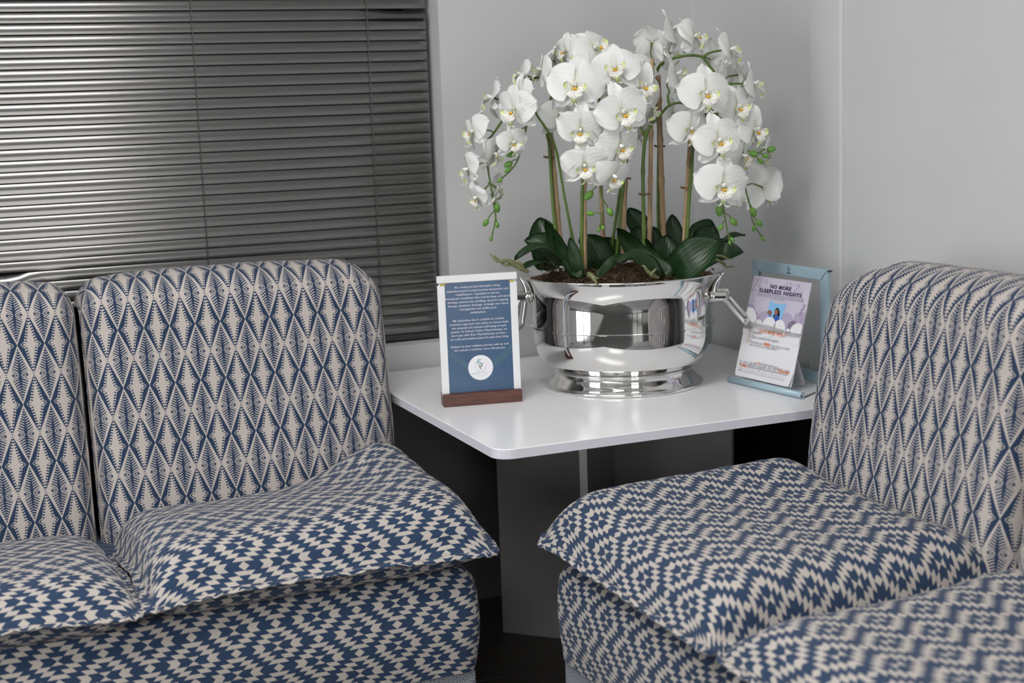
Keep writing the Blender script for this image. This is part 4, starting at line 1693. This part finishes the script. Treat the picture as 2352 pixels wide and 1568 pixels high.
box('clear_pane', (-h2 + bw - .004, .005, .030), (h2 - bw + .004, .0062, FHH - .020), mat('clear_acrylic', (.96, .97, .98, 1), .05, 0, Transmission_Weight=1.0, IOR=1.15), df)
# emblem on the top bar
MF = Matrix.Translation((.002, -.0002, FHH - .0005)) @ Matrix.Rotation(PI / 2, 4, 'X')
top_bar = df.children[0]
drop = [(0 + .0035 * math.cos(a_) * (1 if math.sin(a_) < 0 else (1 - .5 * math.sin(a_))), -.0085 + .0042 * math.sin(a_)) for a_ in [2 * PI * k / 24 for k in range(25)]]
poly('emblem', ribbon([(a_, b_) for a_, b_ in drop], .0011) + ribbon([(.000, -.0045), (-.0012, -.0025), (-.0004, -.0008)], .0012) + ribbon([(-.002, -.010), (.001, -.0095), (.0025, -.007)], .0008), M_dark_ink, top_bar, MF, .0004)
lettering('lettering', [('PHARMA', 0, -.0185, .0125, .0032, 'C', .03)], M_dark_ink, top_bar, MF, .0004)
# front foot rail: a slit tube, with the clear base sheet between it and the frame
ra = Vector((-.243, -.560, TZ))
rb_ = Vector((-.212, -.795, TZ))
inv = (Matrix.Translation(df.location) @ Matrix.Rotation(rzf, 4, 'Z')).inverted()
V, F = [], []
pa, pb = inv @ ra, inv @ rb_
dirn = (pb - pa).normalized()
sd = Vector((-dirn.y, dirn.x, 0))
K = 16
for side_r in (.0072, .0058):
    for p in (pa, pb):
        for k in range(K + 1):
            a_ = math.radians(20) + math.radians(300) * k / K
            V.append(p + sd * side_r * math.cos(a_) + Vector((0, 0, .0076 + side_r * math.sin(a_))))
n_ = K + 1
for k in range(K):
    F.append((k, k + 1, n_ + k + 1, n_ + k))
    F.append((2 * n_ + k + 1, 2 * n_ + k, 3 * n_ + k, 3 * n_ + k + 1))
    F.append((k + 1, k, 2 * n_ + k, 2 * n_ + k + 1))
    F.append((n_ + k, n_ + k + 1, 3 * n_ + k + 1, 3 * n_ + k))
F.append((0, n_, 3 * n_, 2 * n_))
F.append((K, 2 * n_ + K, 3 * n_ + K, n_ + K))
link('foot_rail', mesh('foot_rail', V, F), M_lightblue, df)
bm = bmesh.new()
q = [pa + sd * .004, pb + sd * .004 - dirn * .002, Vector((h2 - .002, -.001, 0)), Vector((-h2 + .002, -.001, 0))]
va = [bm.verts.new((p.x, p.y, .0045)) for p in q]
f_ = bm.faces.new(va)
r_ = bmesh.ops.extrude_face_region(bm, geom=[f_])
bmesh.ops.translate(bm, vec=(0, 0, -.0012), verts=[g for g in r_['geom'] if isinstance(g, bmesh.types.BMVert)])
bmesh.ops.recalc_face_normals(bm, faces=bm.faces)
me = bpy.data.meshes.new('base_sheet')
bm.to_mesh(me)
bm.free()
link('base_sheet', me, mat('frosted_sheet', (.62, .63, .65, 1), .35), df)

# ------------------------------------------------------------------ leaflet card leaning in front of it
ca_, cb_ = Vector((-.2345, -.567, TZ + .0165)), Vector((-.2125, -.7525, TZ + .0165))
ct = Vector((-.1765, -.577, TZ + .2300))
exc = (cb_ - ca_).normalized()
CW = (cb_ - ca_).length
upc = (ct - ca_)
upc = (upc - exc * upc.dot(exc))
CH = upc.length
upc.normalize()
nc = exc.cross(upc).normalized()
card_loc = (ca_ + cb_) / 2
card_loc.z = TZ + .0155
cdt = thing('leaflet_card', 'white and lavender sleep leaflet card on an easel strut before the blue frame', 'card', card_loc)
MC = Matrix((exc, upc, nc)).transposed().to_4x4()
MC.translation = (ca_ + cb_) / 2 - card_loc
hc = CW / 2
rc_ = .006
outl = [(-hc + rc_ - rc_ * math.cos(a_), rc_ - rc_ * math.sin(a_)) for a_ in [PI / 2 * k / 5 for k in range(6)]][::1]
shape = [(-hc, CH), (hc, CH), (hc, .002), (hc - .001, 0)] + [(-hc + rc_ * (1 - math.sin(a_)), rc_ * (1 - math.cos(a_))) for a_ in [PI / 2 * k / 5 for k in range(6)]]
bm = bmesh.new()
va = [bm.verts.new((x, y, 0)) for x, y in shape]
f_ = bm.faces.new(va)
r_ = bmesh.ops.extrude_face_region(bm, geom=[f_])
bmesh.ops.translate(bm, vec=(0, 0, -.0016), verts=[g for g in r_['geom'] if isinstance(g, bmesh.types.BMVert)])
bmesh.ops.recalc_face_normals(bm, faces=bm.faces)
me = bpy.data.meshes.new('board')
bm.to_mesh(me)
bm.free()
board = link('board', me, M_card, cdt, mw=MC)


def C_(u, v):      # fractions of the card, origin top left
    return (-hc + CW * u, CH * (1 - v))


def frac_poly(pts_):
    return [C_(a, b) for a, b in pts_]


def cloud_loops(top, blobs):
    out = []
    for u, v, r_ in blobs:
        # circle clipped to the card width
        pts_ = []
        for k in range(28):
            a_ = 2 * PI * k / 28
            uu = min(1, max(0, u + r_ * math.cos(a_)))
            vv = v - r_ * CW / CH * math.sin(a_)
            pts_.append(C_(uu, vv))
        out.append(pts_)
    return out


poly('print_background', [frac_poly([(0, 0), (1, 0), (1, .50), (0, .50)])], M_lav, board, I4, .0004)
poly('print_cloud', cloud_loops(0, [(.05, .36, .10), (.15, .42, .09), (.33, .43, .12), (.50, .44, .11), (.70, .42, .13), (.95, .40, .14), (.84, .46, .10)]), M_lav2, board, I4, .0007)
poly('print_cloud', cloud_loops(0, [(.05, .445, .155), (.25, .48, .075), (.44, .475, .12), (.62, .475, .105), (.78, .50, .05), (.93, .50, .13)]) + [frac_poly([(0, .45), (.2, .46), (.45, .46), (.7, .48), (1, .49), (1, .53), (0, .53)])], M_card, board, I4, .0016)
poly('print_pillow', [frac_poly([(.37, .215), (.42, .235), (.50, .243), (.58, .238), (.66, .22), (.645, .30), (.62, .40), (.50, .41), (.38, .40), (.372, .30)])], M_pillow, board, I4, .0010)
poly('print_figure', [frac_poly([(.40, .365), (.435, .358), (.46, .40), (.50, .375), (.535, .345), (.585, .355), (.60, .42), (.595, .47), (.575, .50), (.54, .48), (.44, .47), (.41, .46), (.405, .41)])], M_shirt, board, I4, .0013)
poly('print_figure', [frac_poly([(.485, .305), (.515, .278), (.55, .283), (.575, .31), (.59, .35), (.575, .362), (.545, .345), (.51, .30)]), frac_poly([(.50, .335), (.525, .345), (.50, .37), (.475, .385), (.48, .36)])], M_hair, board, I4, .0015)
poly('print_figure', [frac_poly([(.488, .305), (.52, .295), (.55, .31), (.545, .34), (.53, .352), (.50, .348), (.49, .33)]), circle(*C_(.395, .335), CW * .028, 14), circle(*C_(.425, .338), CW * .024, 14)], M_skin, board, I4, .0017)
lettering('lettering', [('Z', *C_(.015, .15), .020, .030, 'L', -.03), ('Z', *C_(.115, .105), .012, .020, 'L', -.03), ('Z', *C_(.72, .145), .022, .028, 'L', -.035), ('Z', *C_(.86, .13), .006, .008, 'L', 0),
                        ('Z', *C_(.90, .32), .010, .013, 'L', 0), ('Z', *C_(.93, .26), .010, .012, 'L', 0), ('Z', *C_(.90, .19), .005, .007, 'L', 0), ('Z', *C_(.84, .33), .005, .007, 'L', 0), ('Z', *C_(.05, .26), .010, .018, 'L', -.03), ('Z', *C_(.04, .30), .012, .014, 'L', -.03),
                        ('Z', *C_(.95, .38), .006, .012, 'L', 0), ('Z', *C_(.60, .05), .005, .006, 'L', 0), ('Z', *C_(.66, .045), .005, .006, 'L', 0), ('Z', *C_(.24, .06), .005, .008, 'L', 0), ('Z', *C_(.04, .53), .009, .015, 'L', -.03)], M_lav_z, board, I4, .0019)
lettering('lettering', [('NO MORE', *C_(.515, .100), .36 * CW, .0082, 'C', .030, 1.12), ('SLEEPLESS NIGHTS', *C_(.52, .150), .735 * CW, .0082, 'C', .030, 1.12)], M_purple, board, I4, .0019)
lettering('lettering', [('Insomnia is not defined by the sleep you lose each night, but by the', *C_(.53, .172), .80 * CW, .0032, 'C', .004), ('drowsiness, poor concentration, irritability, and other problems it', *C_(.53, .190), .80 * CW, .0032, 'C', .004), ('can cause each day', *C_(.50, .208), .22 * CW, .0032, 'C', .004)], M_greyink, board, I4, .0019)
lettering('lettering', [('LEARN MORE ABOUT', *C_(.525, .545), .47 * CW, .0085, 'C', .010), ('FREE', *C_(.415, .659), .105 * CW, .0066, 'L', .03), ('Trusted', *C_(.055, .900), .14 * CW, .0062, 'L', .03), ('Tried and', *C_(.93, .880), .20 * CW, .0060, 'R', .03), ('or visit', *C_(.32, .843), .10 * CW, .0040, 'L', .02)], M_orange, board, I4, .0019)
lettering('lettering', [('Insomnia', *C_(.19, .560), .145 * CW, .0062, 'L', 0), ('Tips on healthy sleep hygiene', *C_(.185, .606), .47 * CW, .0062, 'L', 0),
                        ('Download your', *C_(.175, .659), .225 * CW, .0062, 'L', 0), ('Sleep diary to track', *C_(.535, .659), .33 * CW, .0062, 'L', 0), ('and record your sleep pattern', *C_(.175, .684), .48 * CW, .0060, 'L', 0),
                        ('http://www.sleepless.co.za', *C_(.43, .843), .30 * CW, .0040, 'L', 0), ('For more information on sleep and sleeplessness, speak', *C_(.055, .868), .875 * CW, .0056, 'L', 0) if False else ('For   more   information   on   sleep   and   sleeplessness,   speak', *C_(.055, .862), .875 * CW, .0056, 'L', 0),
                        ('to   your   healthcare   professional   about   the', *C_(.055, .881), .65 * CW, .0056, 'L', 0), ('original prolonged-release melatonin from Acino', *C_(.205, .900), .71 * CW, .0056, 'L', 0),
                        ('References: 1. Insomnia and sleep. 2. Prolonged-release melatonin in adults with sleep disorders', *C_(.055, .925), .80 * CW, .0020, 'L', 0), ('acino', *C_(.055, .946), .07 * CW, .0036, 'L', .02),
                        ('For full prescribing information refer to the package insert approved by the medicines authority', *C_(.15, .943), .72 * CW, .0018, 'L', 0), ('Applicant on file. Further information is available on request from your healthcare professional', *C_(.15, .954), .72 * CW, .0018, 'L', 0)], M_greyink, board, I4, .0019)
poly('print_icon', [circle(*C_(.135, .535), .0032, 12), frac_poly([(.10, .553), (.125, .53), (.15, .553)]), circle(*C_(.125, .590), .0042, 14), circle(*C_(.118, .642), .0040, 14)], M_icon, board, I4, .0019)
# curled lower right corner
V, F, UV = [], [], []
for i in range(6):
    t = i / 5
    for j in range(5):
        s = j / 4
        # fold line from (hc-.030,0) to (hc,.034)
        p = Vector((hc - .024 + .024 * s, 0 + .030 * s, .0020))
        k = Vector((.024, -.0, .0)) * 0
        e = Vector((hc, 0, .002))
        q = p.lerp(Vector((hc - .001, .0008, .002)), t)
        V.append((q.x, q.y, .0022 + .007 * t * t * (1 - .3 * s)))
F = grid_faces(6, 5)
link('curled_corner', mesh('curled_corner', V, F), M_card, board)
# easel strut standing on the table behind
foot_p = Vector((-.150, -.712, TZ + .0062)) - card_loc
foot_q = Vector((-.152, -.676, TZ + .0062)) - card_loc
top_p = MC @ Vector((hc * .35, CH * .62, -.002))
top_q = MC @ Vector((hc * .20, CH * .62, -.002))
nst = (foot_p - foot_q).cross(top_p - foot_p).normalized() * .0016
V = [foot_q + Vector((0, .0, .006)), foot_q + (foot_p - foot_q) * .18, foot_p + (foot_q - foot_p) * .18, foot_p + Vector((0, 0, .006)), top_p, top_q]
V = V + [v + nst for v in V]
F = [(0, 1, 2, 3, 4, 5), (11, 10, 9, 8, 7, 6)] + [(i, (i + 1) % 6, 6 + (i + 1) % 6, 6 + i)[::-1] for i in range(6)]
link('easel_strut', mesh('easel_strut', V, F, smooth=False), M_card, cdt)
